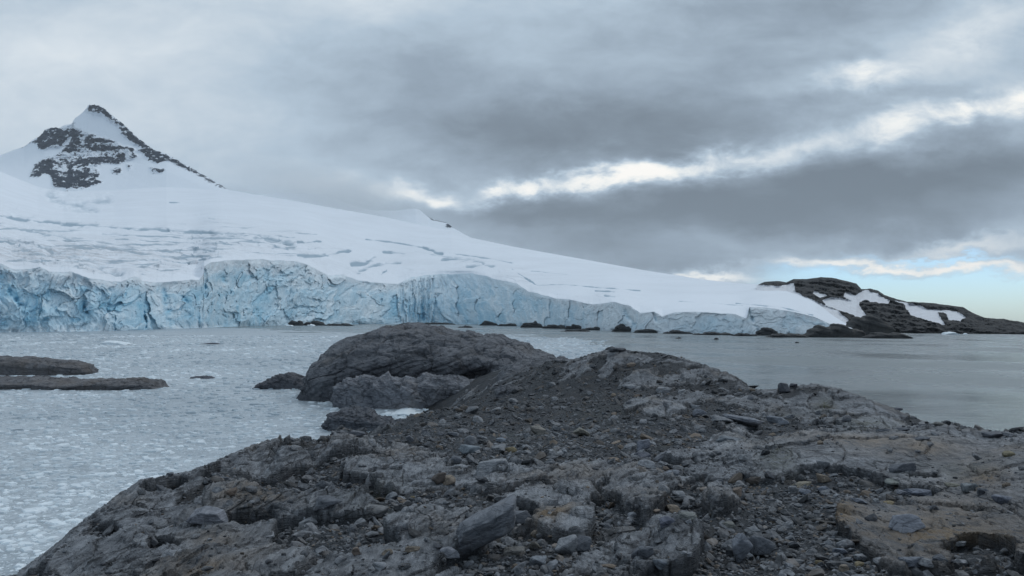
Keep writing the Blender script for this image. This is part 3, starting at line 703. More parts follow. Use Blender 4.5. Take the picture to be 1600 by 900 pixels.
# ================================================================== headland on the right
HT = [(1180, 447), (1195, 440.5), (1212, 439), (1228, 441), (1240, 436), (1262, 436), (1283, 433), (1300, 434), (1318, 438), (1338, 443), (1346, 452), (1360, 451), (1372, 454), (1382, 461), (1400, 467), (1415, 471), (1430, 472), (1460, 474), (1490, 478), (1505, 480), (1520, 489), (1540, 497), (1560, 498), (1580, 501), (1600, 504), (1700, 509), (1800, 514)]
HB = [(1180, 523), (1340, 521), (1400, 520), (1480, 521), (1560, 521.5), (1600, 522), (1700, 523), (1800, 523.5)]
c4 = np.linspace(1182, 1795, 760)
bu, bw = px2uw(c4, interp(c4, HB)); bd = -CAM_H / bw
top_y = interp(c4, HT) + 1.0 * fb2(c4 * .08, c4 * 0, 4)
tt = np.concatenate([np.linspace(-.05, 1, 130), np.linspace(1.03, 2.0, 22)])[:, None]
td = interp(c4, [(1180, 690), (1300, 680), (1400, 660), (1500, 640), (1600, 620), (1800, 560)])[None]
f = np.clip(tt, -.05, 1)
py_ = interp(c4, HB)[None] + (top_y - interp(c4, HB))[None] * (f ** 1 if False else np.sign(f) * np.abs(f) ** .9)
px_ = np.broadcast_to(c4[None], py_.shape).copy()
d_ = bd[None] + (td - bd[None]) * np.abs(f) ** 1.15
over = np.clip(tt - 1, 0, 1); d_ = d_ + over * 160; py_ = py_ + over ** 1.3 * (interp(c4, HB) - top_y)[None] * .9
SN = [[(1222, 446), (1240, 443), (1243, 455), (1228, 456)], [(1272, 455), (1295, 463), (1282, 466), (1270, 460)],
      [(1322, 455), (1336, 462), (1344, 458), (1352, 453), (1368, 458), (1378, 464), (1390, 470), (1386, 476), (1372, 474), (1352, 470), (1342, 472), (1345, 482), (1358, 498), (1350, 500), (1330, 492), (1312, 486), (1290, 478), (1285, 470), (1300, 465), (1330, 470), (1318, 464)],
      [(1396, 470), (1410, 472), (1430, 477), (1455, 484), (1480, 485), (1495, 487), (1510, 497), (1500, 502), (1482, 500), (1478, 490), (1465, 489), (1476, 508), (1455, 503), (1425, 494), (1418, 486), (1412, 476)],
      [(1240, 455), (1262, 466), (1290, 478), (1310, 486), (1330, 505), (1340, 515), (1300, 520), (1180, 520), (1180, 445), (1222, 448)]]
sn = np.full(px_.shape, -50.0)
for P_ in SN: sn = np.maximum(sn, poly_sd(px_, py_, P_))
sm = sstep(-1.5, 1.5, sn + 2.2 * fb2(px_ * .12, py_ * .2, 4, .6))
sm = np.where(tt <= 1.0, sm, 0)
crag = fb2(px_ * .035 + py_ * .05, py_ * .09 - px_ * .02, 5, .58, True)
step = np.abs(((py_ * .14 - px_ * .018 + .8 * fb2(px_ * .03, py_ * .05, 3)) % 1.0) - .5) * 2
ev = sstep(-.05, .03, tt) * (1 - sm) * sstep(1.02, .9, tt)
py_ = py_ - ev * (crag * 1.6 + step * 1.6)
d_ = d_ * (1 - ev * (crag * 9 + step * 6) / FPX * 2.0)
V4 = to_world(px_, py_, d_); V4[0, :, 2] = -1
link('headland', mesh_np('headland', V4.reshape(-1, 3), grid_faces(*px_.shape), True, {'rock': 1 - sm}), MAT_HEAD,
     kind='structure', label='low dark headland with snow patches beyond the sea')

# ================================================================== rocks from a traced outline with real depth
def profile_rock(name, outline, depth, thick, mat_, nx=200, na=90, zb=-.3, power=.55, amp=.25, freq=.5, lay=.12, layf=1.2, layt=.35, lean=0.0, under=.18, cave=None, seed=0, tint=(1, 1, 1), **props):
    o_ = np.array(outline, float); u, w = px2uw(o_[:, 0], o_[:, 1]); X_ = u * depth; Zt = CAM_H + w * depth
    xs = np.linspace(X_[0], X_[-1], nx); zt = np.interp(xs, X_, Zt)
    k = max(3, nx // 40); ker = np.ones(k) / k; zt = np.convolve(np.pad(zt, k // 2, 'edge'), ker, 'same')[k // 2:k // 2 + nx]
    e = np.clip(np.minimum(xs - xs[0], xs[-1] - xs) / (.18 * (xs[-1] - xs[0])), 0, 1); e = np.sqrt(1 - (1 - e) ** 2)
    zt = zb + np.maximum(zt - zb, .03)
    th = thick * (.25 + .75 * e)
    a = np.linspace(0, np.pi, na)[:, None]
    us_ = np.full(nx, under)
    if cave:
        cx_ = px2uw(cave[0], 560)[0] * depth; us_ = us_ + cave[2] * np.exp(-((xs - cx_) / (cave[1] / FPX * depth)) ** 2)
    yy_ = depth - np.cos(a) * th[None] * (1 - us_[None] * sstep(.55, .0, np.sin(a)) * (a < 1.57))
    zz_ = zb + (zt - zb)[None] * np.sin(a) ** power
    xx_ = np.broadcast_to(xs[None], yy_.shape)
    # keep the outline where the lens saw it when the section bends the rock towards or away
    p = np.stack([xx_, yy_, zz_], -1)
    dx = np.gradient(p, axis=1); da = np.gradient(p, axis=0); n_ = np.cross(dx, da); n_ /= (np.linalg.norm(n_, axis=-1)[..., None] + 1e-9)
    c = p.reshape(-1, 3); n_ = n_.reshape(-1, 3)
    if n_[len(n_) // 2, 2] < 0: n_ = -n_
    q = c * freq + seed * 13.7
    d1 = fb3(q[:, 0], q[:, 1], q[:, 2], 6, .52) * amp
    s_ = (c[:, 2] * math.cos(layt) + c[:, 0] * math.sin(layt)) * layf + .6 * fb3(q[:, 0] * .7, q[:, 1] * .7, q[:, 2] * .7, 3)
    fr = s_ - np.floor(s_); saw = np.minimum(fr * 4, 1) * (1 - fr)
    env = np.sin(np.linspace(0, np.pi, na))[:, None] * np.ones(nx)[None]
    env = np.clip(env * 3, 0, 1).reshape(-1)
    jag = fb3(q[:, 0] * 3, q[:, 1] * 3, q[:, 2] * 6, 4, .6, True) * amp * .28
    s2 = s_ * 3.7 + .5 * fb3(q[:, 0] * 2, q[:, 1] * 2, q[:, 2] * 2, 3); fr = s2 - np.floor(s2); jag = jag + np.minimum(fr * 3, 1) * (1 - fr) * lay * .35
    pa = c[:, 0] * freq * 1.6 + d1 / (amp + 1e-6) * .6 + seed; pb = (c[:, 1] * .8 + c[:, 2] * 1.4) * freq * 1.6
    hh, ee = facets(pa, pb, seed); h2_, e2_ = facets(pa * 2.7, pb * 2.7, seed + 3)
    jag = jag + hh * amp * .45 + h2_ * amp * .22 - .25 * amp * sstep(.10, .0, ee)
    dd_ = d1 + saw * lay + jag; dd_ = dd_ - dd_.mean() - .25 * dd_.std()
    c = c + n_ * (dd_ * (.25 + .75 * env))[:, None]
    F_ = grid_faces(na, nx)
    me = mesh_np(name, c, F_, True); loc = recentre(me, c)
    o = link(name, me, mat_, loc, **props); o.color = tuple(tint) + (1,)
    return o

GD = 'rocks around the little inlet'
DOME = [(476, 640), (490, 612), (497, 590), (498, 577), (505, 564), (518, 546), (545, 532), (575, 521), (600, 514), (630, 509), (655, 508), (690, 511), (720, 517), (745, 520), (770, 521), (795, 528), (825, 541), (850, 553), (880, 562), (930, 575), (960, 600)]
profile_rock('rock_dome', DOME, 80, 12, MAT_DOME, 640, 360, zb=-1, power=.62, cave=(750, 45, .22), amp=.70, freq=.16, lay=.36, layf=.55, layt=-.38, seed=1, label='great rounded dark rock dome rising behind the inlet', category='rock outcrop')
profile_rock('rock_outcrop', [(470, 632), (473, 608), (480, 594), (500, 586), (520, 588), (532, 600), (538, 632)], 73.5, 2.6, MAT_DOME, 150, 110, zb=-.6, power=.4, amp=.5, freq=.5, lay=.3, layf=1.6, layt=.1, seed=2, tint=(.8, .8, .82), label='dark rounded block at the left foot of the rock dome', category='rock outcrop')
profile_rock('rock_outcrop', [(522, 640), (525, 610), (531, 596), (545, 590), (580, 588), (610, 587), (640, 590), (655, 600), (668, 612), (676, 640)], 67.5, 2.8, MAT_DOME, 240, 140, zb=-.6, power=.36, amp=.45, freq=.5, lay=.32, layf=1.0, layt=.55, seed=3, tint=(1.5, 1.5, 1.5), label='long pale slab block in front of the rock dome', category='rock outcrop')
profile_rock('rock_outcrop', [(640, 625), (650, 595), (665, 585), (700, 586), (735, 591), (765, 595), (790, 605), (800, 625)], 68.5, 3.4, MAT_DOME, 200, 120, zb=-.2, power=.45, amp=.4, freq=.5, lay=.2, layf=1.2, layt=.2, seed=4, tint=(1.3, 1.3, 1.3), label='low smooth rock ramp under the overhang of the dome', category='rock outcrop')
profile_rock('rock_outcrop', [(507, 690), (509, 660), (516, 648), (530, 641), (555, 640), (580, 643), (598, 650), (612, 660), (630, 680)], 54, 2.0, MAT_DOME, 180, 110, zb=-.5, power=.42, amp=.35, freq=.7, lay=.2, layf=1.8, layt=.1, seed=5, tint=(.85, .87, .9), label='dark flat-topped rock beside the icy pool, lapped by slush', category='rock outcrop')
profile_rock('rock_outcrop', [(575, 680), (590, 662), (620, 655), (660, 651), (700, 650), (730, 665)], 54, 1.8, MAT_DOME, 180, 90, zb=-.4, power=.6, amp=.3, freq=.7, lay=.12, layf=1.8, seed=6, tint=(.8, .82, .85), label='low shelf of dark rock on the near side of the icy pool', category='rock outcrop')
profile_rock('rock_outcrop', [(770, 640), (776, 612), (784, 602), (800, 601), (825, 611), (842, 624), (852, 640)], 44, 1.1, MAT_DOME, 120, 90, zb=3.2, power=.5, amp=.2, freq=.9, lay=.12, layf=2, layt=-.5, seed=7, tint=(.95, .95, .95), label='smooth elongated boulder sloping right on the scree below the dome', category='rock outcrop')
profile_rock('rock_outcrop', [(776, 600), (783, 575), (800, 566), (830, 562), (880, 560), (915, 575), (930, 600)], 58, 5.0, MAT_DOME, 160, 90, zb=2.0, power=.5, amp=.4, freq=.5, lay=.2, layf=1.2, layt=-.3, seed=8, tint=(.95, .95, .95), label='grey rock shoulder joining the dome to the scree slope', category='rock outcrop')
# water rocks at the left
profile_rock('rock_islet', [(-170, 590), (-120, 565), (-60, 556), (0, 557), (45, 556), (80, 562), (115, 564), (135, 569), (142, 577), (146, 584)], 103, 3.6, MAT_DOME, 260, 80, zb=-.3, power=.5, amp=.35, freq=.3, lay=.25, layf=1.6, layt=.1, seed=9, tint=(1.1, 1.05, 1.0), label='farther long low rock islet in the slush at the left edge', category='islet')
profile_rock('rock_islet', [(-190, 620), (-130, 594), (-50, 589), (20, 590), (75, 590), (100, 593), (130, 598), (150, 591), (185, 592), (215, 592), (240, 592), (250, 600), (257, 609)], 84, 4.2, MAT_DOME, 320, 80, zb=-.3, power=.5, amp=.4, freq=.35, lay=.2, layf=1.6, layt=-.1, seed=10, tint=(1.1, 1.05, 1.0), label='nearer long low rock islet with snow streaks at the left edge', category='islet')
profile_rock('rock_islet', [(398, 606), (405, 600), (420, 592), (440, 584), (456, 583), (470, 588), (482, 596), (492, 606)], 84, 1.8, MAT_DOME, 140, 70, zb=-.3, power=.55, amp=.35, freq=.6, lay=.2, layf=2, layt=.4, seed=11, tint=(.8, .8, .82), label='small wedge-shaped rock islet just left of the dome', category='islet')
profile_rock('rock_islet', [(292, 594), (300, 589), (315, 587), (330, 588), (338, 593)], 97, .8, MAT_DOME, 90, 50, zb=-.2, power=.6, amp=.12, freq=1, lay=.08, layf=3, seed=12, tint=(.9, .9, .95), label='tiny frosted rock breaking the slush between the islets and the dome', category='islet')
profile_rock('rock_islet', [(300, 539.5), (312, 537.5), (330, 535.5), (340, 536), (347, 539)], 220, 1.0, MAT_DOME, 60, 40, zb=-.2, power=.6, amp=.1, freq=1, lay=.05, seed=13, tint=(.7, .7, .75), label='thin dark rock awash far out near the glacier front', category='islet')

# low dark rocks along the foot of the ice
FR = 'dark rocks along the foot of the glacier'
def shore(x0, x1, ytop, ybase, lab=None, tint=(.7, .75, .8), seed=0, mat_=None, thick=None, up=0.0):
    u, w = px2uw((x0 + x1) / 2, ybase); d = -CAM_H / w
    d = float(d); n = 9; xs = np.linspace(x0, x1, n); rr = np.random.RandomState(seed + 50)
    ys = ybase + 1.0 - (ybase + 1.0 - ytop) * np.sin(np.linspace(0.12, math.pi - .12, n)) ** .6 * (.72 + .35 * rr.rand(n))
    ys[0] = ys[-1] = ybase + 1
    th = thick or (x1 - x0) / FPX * d * .22
    return profile_rock('shore_rock', list(zip(xs, ys)), d + th, th, mat_ or MAT_FAR, 110, 50, zb=-.5, power=.5, amp=.02 * d / 11, freq=5.0 / d * 6, lay=.9, layf=.35, layt=.3, seed=seed, tint=tint,
                        label=lab or 'low dark rock at the waterline under the ice cliff', category='shore rock', group=FR)
sh = [(446, 476, 500, 508.5), (470, 510, 501, 508.5), (505, 560, 505, 509), (622, 660, 503.5, 507), (655, 715, 503.5, 507), (748, 780, 501, 508.5), (775, 812, 505, 509.5), (812, 850, 501, 512), (845, 888, 507, 513.5), (880, 912, 506, 514.5), (905, 958, 511, 516), (955, 992, 506, 518.5), (985, 1040, 514, 520), (1035, 1085, 516, 521.5), (1080, 1150, 518, 523.5), (1140, 1185, 520, 525)]
for i, a in enumerate(sh): shore(*a, seed=20 + i)
shore(1178, 1216, 511, 524, 'dark rounded rock in a hollow at the glacier corner', seed=60)
shore(1195, 1262, 519, 527.5, 'flat grey rock ledge at the water left of the rocky point', tint=(1, 1, 1), seed=61)
shore(1255, 1352, 505, 527.5, 'big dark rock hump at the end of the glacier', seed=62, tint=(.85, .85, .85))
shore(1345, 1424, 518.5, 529, 'long low rock spit reaching right from the end of the glacier', seed=63, tint=(.85, .85, .85))
shore(1316, 1400, 490, 525, 'sloping rock rib between the glacier end and the headland snow', seed=64, tint=(.8, .8, .8))
shore(714, 740, 508.5, 512, 'lone flat dark rock in the water just above the dome', seed=65)
for i, a in enumerate([(870, 925, 514.5, 518), (1055, 1066, 526, 529), (1112, 1124, 528, 530.5), (1242, 1250, 533, 536)]):
    shore(*a, seed=70 + i, lab=['wide grey rock awash in front of the ice cliff', 'small rock in the water below the low right ice cliff', 'tiny rock in the water right of a slightly larger one', 'lone speck of rock in the open sea off the point'][i])

def ice_piece(name, x0, x1, ytop, ybase, lab, seed, thick=None, tone=.9, grp=None):
    u, w = px2uw((x0 + x1) / 2, ybase); d = float(-CAM_H / w); rr = np.random.RandomState(seed); n = 8
    xs = np.linspace(x0, x1, n); ys = ybase - (ybase - ytop) * np.sin(np.linspace(.1, math.pi - .1, n)) ** .7 * (.7 + .4 * rr.rand(n))
    th = thick or (x1 - x0) / FPX * d * .4
    o = profile_rock(name, list(zip(xs, ys)), d + th, th, MAT_CHIP, 70, 34, zb=-.1, power=.5, amp=.004 * d, freq=18 / d, lay=0, seed=seed, label=lab, category='floating ice')
    at = o.data.attributes.new('tone', 'FLOAT', 'POINT'); at.data.foreach_set('value', np.full(len(o.data.vertices), tone, np.float32))
    if grp: o['group'] = grp
    return o
ice_piece('ice_floe', 1474, 1498, 517.5, 523, 'white ice floe at the foot of the headland', 1, tone=1.0)
ice_piece('ice_floe', 1505, 1512, 520, 522.8, 'small white ice chunk right of the larger floe by the headland', 2, tone=1.0)
ice_piece('ice_floe', 84, 146, 573.5, 580, 'pale blue ice cake stranded between the two long islets', 3, thick=1.2, tone=1.0)
ice_piece('ice_floe', 594, 674, 638, 651, 'white ice caught in the small pool between the rock blocks', 7, thick=3.6, tone=.8)
ice_piece('ice_floe', 158, 200, 532, 539, 'pale blue ice patch afloat near the left glacier front', 4, tone=1.0)
ice_piece('ice_floe', 480, 492, 506.5, 509.5, 'small white ice lump by the dark rocks under the glacier', 5, tone=1.0)
ice_piece('ice_floe', 446, 458, 507.5, 510, 'small white growler left of another by the glacier foot', 6, tone=1.0)

# ================================================================== foreground ground
NU, NV = 1500, 1250
Y0, Y1 = 2.8, 90.0
gu1 = np.linspace(-1.15, 1.15, NU); gl = np.linspace(math.log(Y0), math.log(Y1), NV)
# height control points: (px, py, depth) on the visible surface; ('z', px, depth, z) elsewhere
CT = [(25, 900, 6.6), (75, 862, 6.9), (130, 815, 7.5), (200, 764, 8.6), (250, 745, 9.3), (300, 734, 10), (370, 706, 12.5), (410, 692, 14), (440, 684, 15), (470, 686, 16), (505, 688, 17),
      (200, 860, 6.6), (400, 900, 4.9), (400, 850, 6.0), (400, 780, 8.3), (400, 730, 11), (250, 800, 7.8), (100, 900, 6.1), (300, 900, 5.2),
      (600, 900, 4.75), (600, 830, 6.3), (600, 780, 8.2), (600, 730, 11.5), (600, 700, 15), (560, 690, 18), (620, 680, 22), (600, 676, 28), (620, 670, 36), (560, 682, 36),
      (680, 655, 46), (700, 642, 54), (720, 625, 60), (640, 664, 50),
      (800, 900, 4.75), (800, 850, 5.7), (800, 800, 7.2), (800, 750, 9.6), (800, 710, 13), (800, 680, 18), (800, 655, 24), (800, 630, 32), (820, 605, 42), (770, 600, 56), (850, 580, 48),
      (870, 563, 51), (905, 558, 49), (930, 553, 46), (945, 546, 45), (965, 542, 44), (1000, 546, 43), (1040, 552, 42), (1075, 562, 41), (1100, 570, 40), (1140, 584, 38), (1165, 598, 36.5), (1185, 609, 35),
      (1000, 900, 4.7), (1000, 840, 6.0), (1000, 780, 8.0), (1000, 730, 10.8), (1000, 690, 15), (1000, 655, 21), (1000, 620, 29), (1000, 580, 37), (930, 600, 37), (900, 640, 26), (1080, 600, 34), (1100, 640, 25), (1100, 670, 19),
      (1210, 610, 33.5), (1240, 603, 32.5), (1275, 600, 32), (1310, 607, 31), (1350, 621, 30), (1400, 640, 28.5), (1435, 656, 27), (1200, 640, 26), (1200, 662, 21), (1280, 635, 27), (1350, 650, 24.5), (1150, 660, 20),
      (1300, 658, 22.5), (1420, 662, 23.5),
      (1100, 712, 12.6), (1170, 694, 13.6), (1220, 680, 14.2), (1280, 671, 14.8), (1340, 668, 15), (1400, 668, 15), (1450, 664, 15.5), (1490, 664, 15), (1540, 672, 14.2), (1600, 676, 13.5), (1700, 690, 12),
      (1200, 900, 4.7), (1200, 840, 5.9), (1200, 790, 7.4), (1200, 740, 9.8), (1300, 720, 10.6), (1400, 740, 9.2), (1400, 800, 6.9), (1400, 900, 4.6), (1500, 720, 9.8), (1600, 720, 8.8), (1600, 800, 6.2), (1600, 900, 4.3), (1500, 850, 5.3),
      (1700, 900, 4.0), (1750, 760, 7)]
CZ = [(25, 14, -.5), (130, 14.5, 0.2), (200, 15.5, .3), (300, 17, .6), (370, 19, .8), (440, 22, .7), (500, 25, .7), (-100, 7.5, 3.5), (-100, 12, -1), (-300, 5, 4.5), (-300, 9, -1), (-60, 5, 6.0), (300, 25, -2), (100, 25, -3), (-300, 20, -3),
      (440, 30, -1.5), (500, 36, -1.5), (520, 44, -1.2), (400, 45, -3), (300, 60, -3), (560, 50, -.6), (560, 60, -1.2), (500, 70, -3), (625, 60, -.8), (600, 64, -1), (655, 60, -.5), (640, 72, 0), (720, 75, 1.5), (800, 72, 3), (860, 66, 3.5), (900, 62, 3.0),
      (700, 95, -2), (930, 62, 2), (965, 60, 1.5), (1000, 62, -.5), (1040, 58, .5), (1100, 54, .5), (1165, 48, .5), (1210, 46, 0.5), (1280, 44, .5), (1350, 41, .2), (1440, 38, -.2), (900, 80, -2), (1100, 75, -3), (1300, 65, -3), (1500, 50, -3), (1600, 70, -3),
      (1480, 24, 2.0), (1550, 21, 2.6), (1600, 20, 2.5), (1700, 18, 2.5), (1550, 32, -2), (1700, 28, -2), (1900, 20, -1), (1900, 10, 4), (1340, 19, 4.75), (1250, 18, 4.9), (1440, 19, 4.4),
      (0, 2.2, 6.3), (400, 2.2, 6.3), (800, 2.2, 6.35), (1200, 2.2, 6.4), (1600, 2.2, 6.5), (2000, 2.2, 6.5), (-400, 2.2, 5.8), (800, 3.4, 6.3)]
pu, pl, pz = [], [], []
for x, y, d in CT:
    u, w = px2uw(x, y); pu.append(u); pl.append(math.log(d)); pz.append(CAM_H + w * d)
for x, d, z in CZ:
    u, _ = px2uw(x, 600); pu.append(u); pl.append(math.log(d)); pz.append(z)
pu = np.array(pu) * 1.6; pl = np.array(pl); pz = np.array(pz)
def tps(r2): return .5 * r2 * np.log(r2 + 1e-12)
Kk = tps((pu[:, None] - pu[None]) ** 2 + (pl[:, None] - pl[None]) ** 2) + np.eye(len(pu)) * 2e-4
Pm = np.stack([np.ones_like(pu), pu, pl], 1); n = len(pu)
A = np.zeros((n + 3, n + 3)); A[:n, :n] = Kk; A[:n, n:] = Pm; A[n:, :n] = Pm.T
sol = np.linalg.solve(A, np.concatenate([pz, [0, 0, 0]]))
cu_ = np.linspace(-1.15, 1.15, 301); cl_ = np.linspace(gl[0], gl[-1], 301)
CU, CL = np.meshgrid(cu_, cl_)
Zc = sol[n] + sol[n + 1] * CU * 1.6 + sol[n + 2] * CL
for i in range(n): Zc += sol[i] * tps((CU * 1.6 - pu[i]) ** 2 + (CL - pl[i]) ** 2)
def bil(Zg, u, l, u0=-1.15, u1=1.15, l0=gl[0], l1=gl[-1]):
    nr, nc = Zg.shape
    fx = np.clip((u - u0) / (u1 - u0) * (nc - 1), 0, nc - 1.001); fy = np.clip((l - l0) / (l1 - l0) * (nr - 1), 0, nr - 1.001)
    ix = fx.astype(int); iy = fy.astype(int); fx = fx - ix; fy = fy - iy
    return (Zg[iy, ix] * (1 - fx) + Zg[iy, ix + 1] * fx) * (1 - fy) + (Zg[iy + 1, ix] * (1 - fx) + Zg[iy + 1, ix + 1] * fx) * fy
GU, GL = np.meshgrid(gu1, gl); GY = np.exp(GL); GX = GU * GY
ZB = bil(Zc, GU, GL)
ZB = np.maximum(ZB, -3.0)
gpx, gpy = uw2px(GU, (ZB - CAM_H) / GY)
def wgt(lam): return sstep(.4, 1.2, lam / (.014 * GY))
# warped strike coordinates of the foliation
wx = fb2(GX * .18 + 3, GY * .18, 3); 
ca, sa = math.cos(math.radians(27)), math.sin(math.radians(27))
S_ = GX * ca - GY * sa + .9 * wx; T_ = GX * sa + GY * ca
# bedrock mask: noise plus traced bodies
rkn = fb2(S_ * .55 + 20, T_ * .22, 5, .55)
BODY = [  # px, py, rx px, ry px, strength, height m
    (1350, 712, 215, 38, 1.3, .10), (1500, 700, 140, 34, 1.2, .06), (1180, 722, 60, 26, .9, .05), (1270, 715, 60, 26, .8, .05), (1290, 752, 60, 20, -1.4, -.04), (1200, 775, 110, 22, -1.2, -.03),
    (1500, 835, 200, 60, 1.4, .02), (1530, 862, 55, 22, -2.0, -.06), (1345, 812, 50, 28, 1.1, .04), (1400, 775, 60, 12, -.8, 0), (1590, 760, 60, 50, 1.2, .05),
    (1005, 775, 46, 34, 1.5, .16), (1130, 790, 34, 32, 1.5, .14), (1055, 850, 40, 22, 1.5, .14), (1068, 872, 34, 28, 1.3, .10), (895, 825, 44, 18, 1.6, .16), (990, 865, 60, 20, .5, .04),
    (625, 738, 90, 22, 1.3, .12), (645, 760, 60, 14, 1.0, .06), (760, 752, 60, 14, .6, .03), (500, 800, 110, 16, 1.2, .08), (430, 840, 80, 14, .6, .03), (690, 850, 60, 20, 1.3, .10), (650, 835, 50, 14, 1.1, .08), (700, 820, 70, 12, 1.1, .08), (620, 880, 60, 20, 1.1, .06), (860, 780, 80, 16, .9, .06), (840, 745, 90, 14, .9, .05), (940, 740, 70, 12, .7, .04),
    (350, 790, 80, 20, 1.3, .07), (220, 800, 50, 26, 1.3, .06), (300, 820, 50, 20, 1.1, .05), (300, 835, 60, 16, .8, .05), (205, 850, 30, 26, 1.2, .06), (130, 870, 60, 40, .7, .02), (240, 885, 110, 16, 1.4, .08), (370, 880, 90, 14, 1.3, .08), (350, 855, 60, 12, .8, 0), (400, 720, 50, 12, .6, .03), (440, 696, 40, 12, 1.1, .05), (500, 700, 60, 10, .7, .03), (450, 745, 60, 12, -.8, 0), (540, 740, 40, 12, .5, 0), (520, 850, 90, 16, -1.2, -.03), (540, 720, 60, 12, -1, 0),
    (1050, 585, 130, 18, .55, .0), (1020, 640, 50, 11, 1.1, .12), (1120, 628, 60, 16, .6, .05), (980, 556, 40, 8, 1.2, .02), (1300, 622, 110, 22, 1.0, .0), (1380, 640, 60, 14, 1.0, .0), (1170, 652, 70, 14, .2, .03),
    (800, 660, 160, 40, -1.3, -.05), (900, 620, 90, 30, -1.1, 0), (700, 690, 100, 16, -1.0, 0), (950, 680, 130, 24, -.7, 0), (880, 860, 120, 10, -.4, 0), (950, 820, 40, 30, -.9, -.03), (1180, 850, 70, 40, -1.0, -.03), (780, 880, 60, 20, -.6, -.02), (1290, 860, 50, 30, -.7, -.02),
]
RM = rkn * 1.8 - .30; HB_ = np.zeros_like(ZB)
for x, y, rx, ry, s_, h in BODY:
    g_ = np.exp(-(((gpx - x) / rx) ** 2 + ((gpy - y) / ry) ** 2) ** 1.5)
    RM = RM + s_ * g_ * .9; HB_ += h * g_ * (GY / 7) ** .7
RM += .22 * sstep(500, 380, gpx) * sstep(20, 6, GY)
rock = sstep(-.02, .12, RM + .40 * fb2(GX * 2.0, GY * 2.0, 5, .6))
far = (GY / 9) ** .6
# ribbed, layered bedrock
sgn = S_ * 1.15 + .5 * fb2(S_ * .8, T_ * .35, 3)
fr = sgn - np.floor(sgn); saw1 = np.where(fr < .8, fr / .8, (1 - fr) / .2)
sg2 = S_ * 4.3 + 1.0 * fb2(S_ * 1.6, T_ * .6, 3); fr = sg2 - np.floor(sg2); saw2 = np.where(fr < .82, fr / .82, (1 - fr) / .18)
rib = fb2(S_ * 2.2, T_ * .5, 4, .5, True)
ribf = fb2(S_ * 9, T_ * 2.0, 3, .55, True) * wgt(.11)
mod = sstep(-.3, .4, fb2(GX * .4 + 50, GY * .4, 3))
calm = np.clip(1 - 1.0 * np.exp(-(((gpx - 1420) / 260) ** 2 + ((gpy - 720) / 60) ** 2)) - .7 * np.exp(-(((gpx - 1500) / 160) ** 2 + ((gpy - 840) / 70) ** 2)), .15, 1)
zr = .10 + far * calm * mod * (saw1 * .075 * wgt(.5) + saw2 * .045 * wgt(.2)) + far * .045 * rib * wgt(.3) * calm + .010 * ribf * calm * (GY / 7) ** .3
f1h, f1e = facets(S_ * 1.1 + .5 * wx, T_ * .55 + .6 * fb2(GX * .6, GY * .6, 3), 1); f2h, f2e = facets(S_ * 3.6 + .6 * fb2(GX * 1.1, GY * 1.1, 3), T_ * 1.9, 2); f3h, f3e = facets(S_ * 10 + .8 * fb2(GX * 3, GY * 3, 2), T_ * 5.0, 3)
broke = sstep(-.25, .25, fb2(GX * .6 + 14, GY * .6, 4)) * .8 + .2
cc = .25 + .75 * calm
zr += far * cc * (f1h * .10 * wgt(.9) + f2h * .060 * broke * wgt(.3) + f3h * .018 * broke * wgt(.1))
zr -= far * cc * (.07 * sstep(.09, .0, f1e) * wgt(.5) + .03 * sstep(.12, .0, f2e) * wgt(.25) * broke)
zr += .018 * fb2(GX * 7, GY * 7, 4, .6) * wgt(.14)
# lumpy rubble
zs = .05 * fb2(GX * 1.1 + 9, GY * 1.1, 4) * far + .035 * fb2(GX * 5, GY * 5, 3, .6) * wgt(.2) + .015 * np.abs(pn2(GX * 16, GY * 16)) * wgt(.06)
swell = .16 * fb2(GX * .35 + 7, GY * .35 + 2, 4) * (GY / 9) ** .5
zk = np.clip(sstep(24, 34, GY) * sstep(700, 900, gpx), 0, 1)      # the far knolls carry bigger ledges
led = gpx * 0 + (ZB * 1.5 + GX * .42 + .7 * fb2(GX * .25, GY * .25, 4)); fr = led - np.floor(led)
zled = zk * (np.where(fr < .75, fr / .75, (1 - fr) / .25) * .28 + .25 * fb2(GX * .5 + GY * .2, GY * .5, 5, .55, True))
R_ = swell + rock * zr + (1 - rock) * zs + zled * .55
def boxmean(a, k):
    for ax in (0, 1):
        p = np.concatenate([np.repeat(a.take([0], ax), k, ax), a, np.repeat(a.take([-1], ax), k, ax)], ax); c_ = np.cumsum(p, ax)
        a = (c_.take(range(2 * k, p.shape[ax]), ax) - c_.take(range(0, p.shape[ax] - 2 * k), ax)) / (2 * k)
    return a
R_ = R_ - .85 * boxmean(R_, 26); R_ = R_ * (1 - .35 * sstep(12, 24, GY)) - .030 * far
Zg = ZB + HB_ + R_
def fit_crest(line, x0, x1, d0, d1, sig):
    """shift the crest so that its height agrees with the measured profile of the ridge"""
    global Zg
    r0 = np.searchsorted(gl, math.log(d0)); r1 = np.searchsorted(gl, math.log(d1))
    for it in range(4):
        ax, ay = uw2px(GU[r0:r1], (Zg[r0:r1] - CAM_H) / GY[r0:r1])
        k = ay.argmin(0); cxp = ax[k, np.arange(NU)]; err = interp(cxp, line) - ay[k, np.arange(NU)]
        wx_ = sstep(x0 - 20, x0 + 5, cxp) * sstep(x1 + 20, x1 - 5, cxp)
        dz_ = -err / FPX * np.exp(gl[r0 + k]) * wx_
        ker = np.hanning(19 if it else 61); ker /= ker.sum(); n_ = len(ker) // 2
        dz_ = np.convolve(np.pad(dz_, n_, 'edge'), ker, 'valid'); kl = np.convolve(np.pad(gl[r0 + k], n_, 'edge'), ker, 'valid')
        Zg = Zg + dz_[None] * np.exp(-((GL - kl[None]) / sig) ** 2)
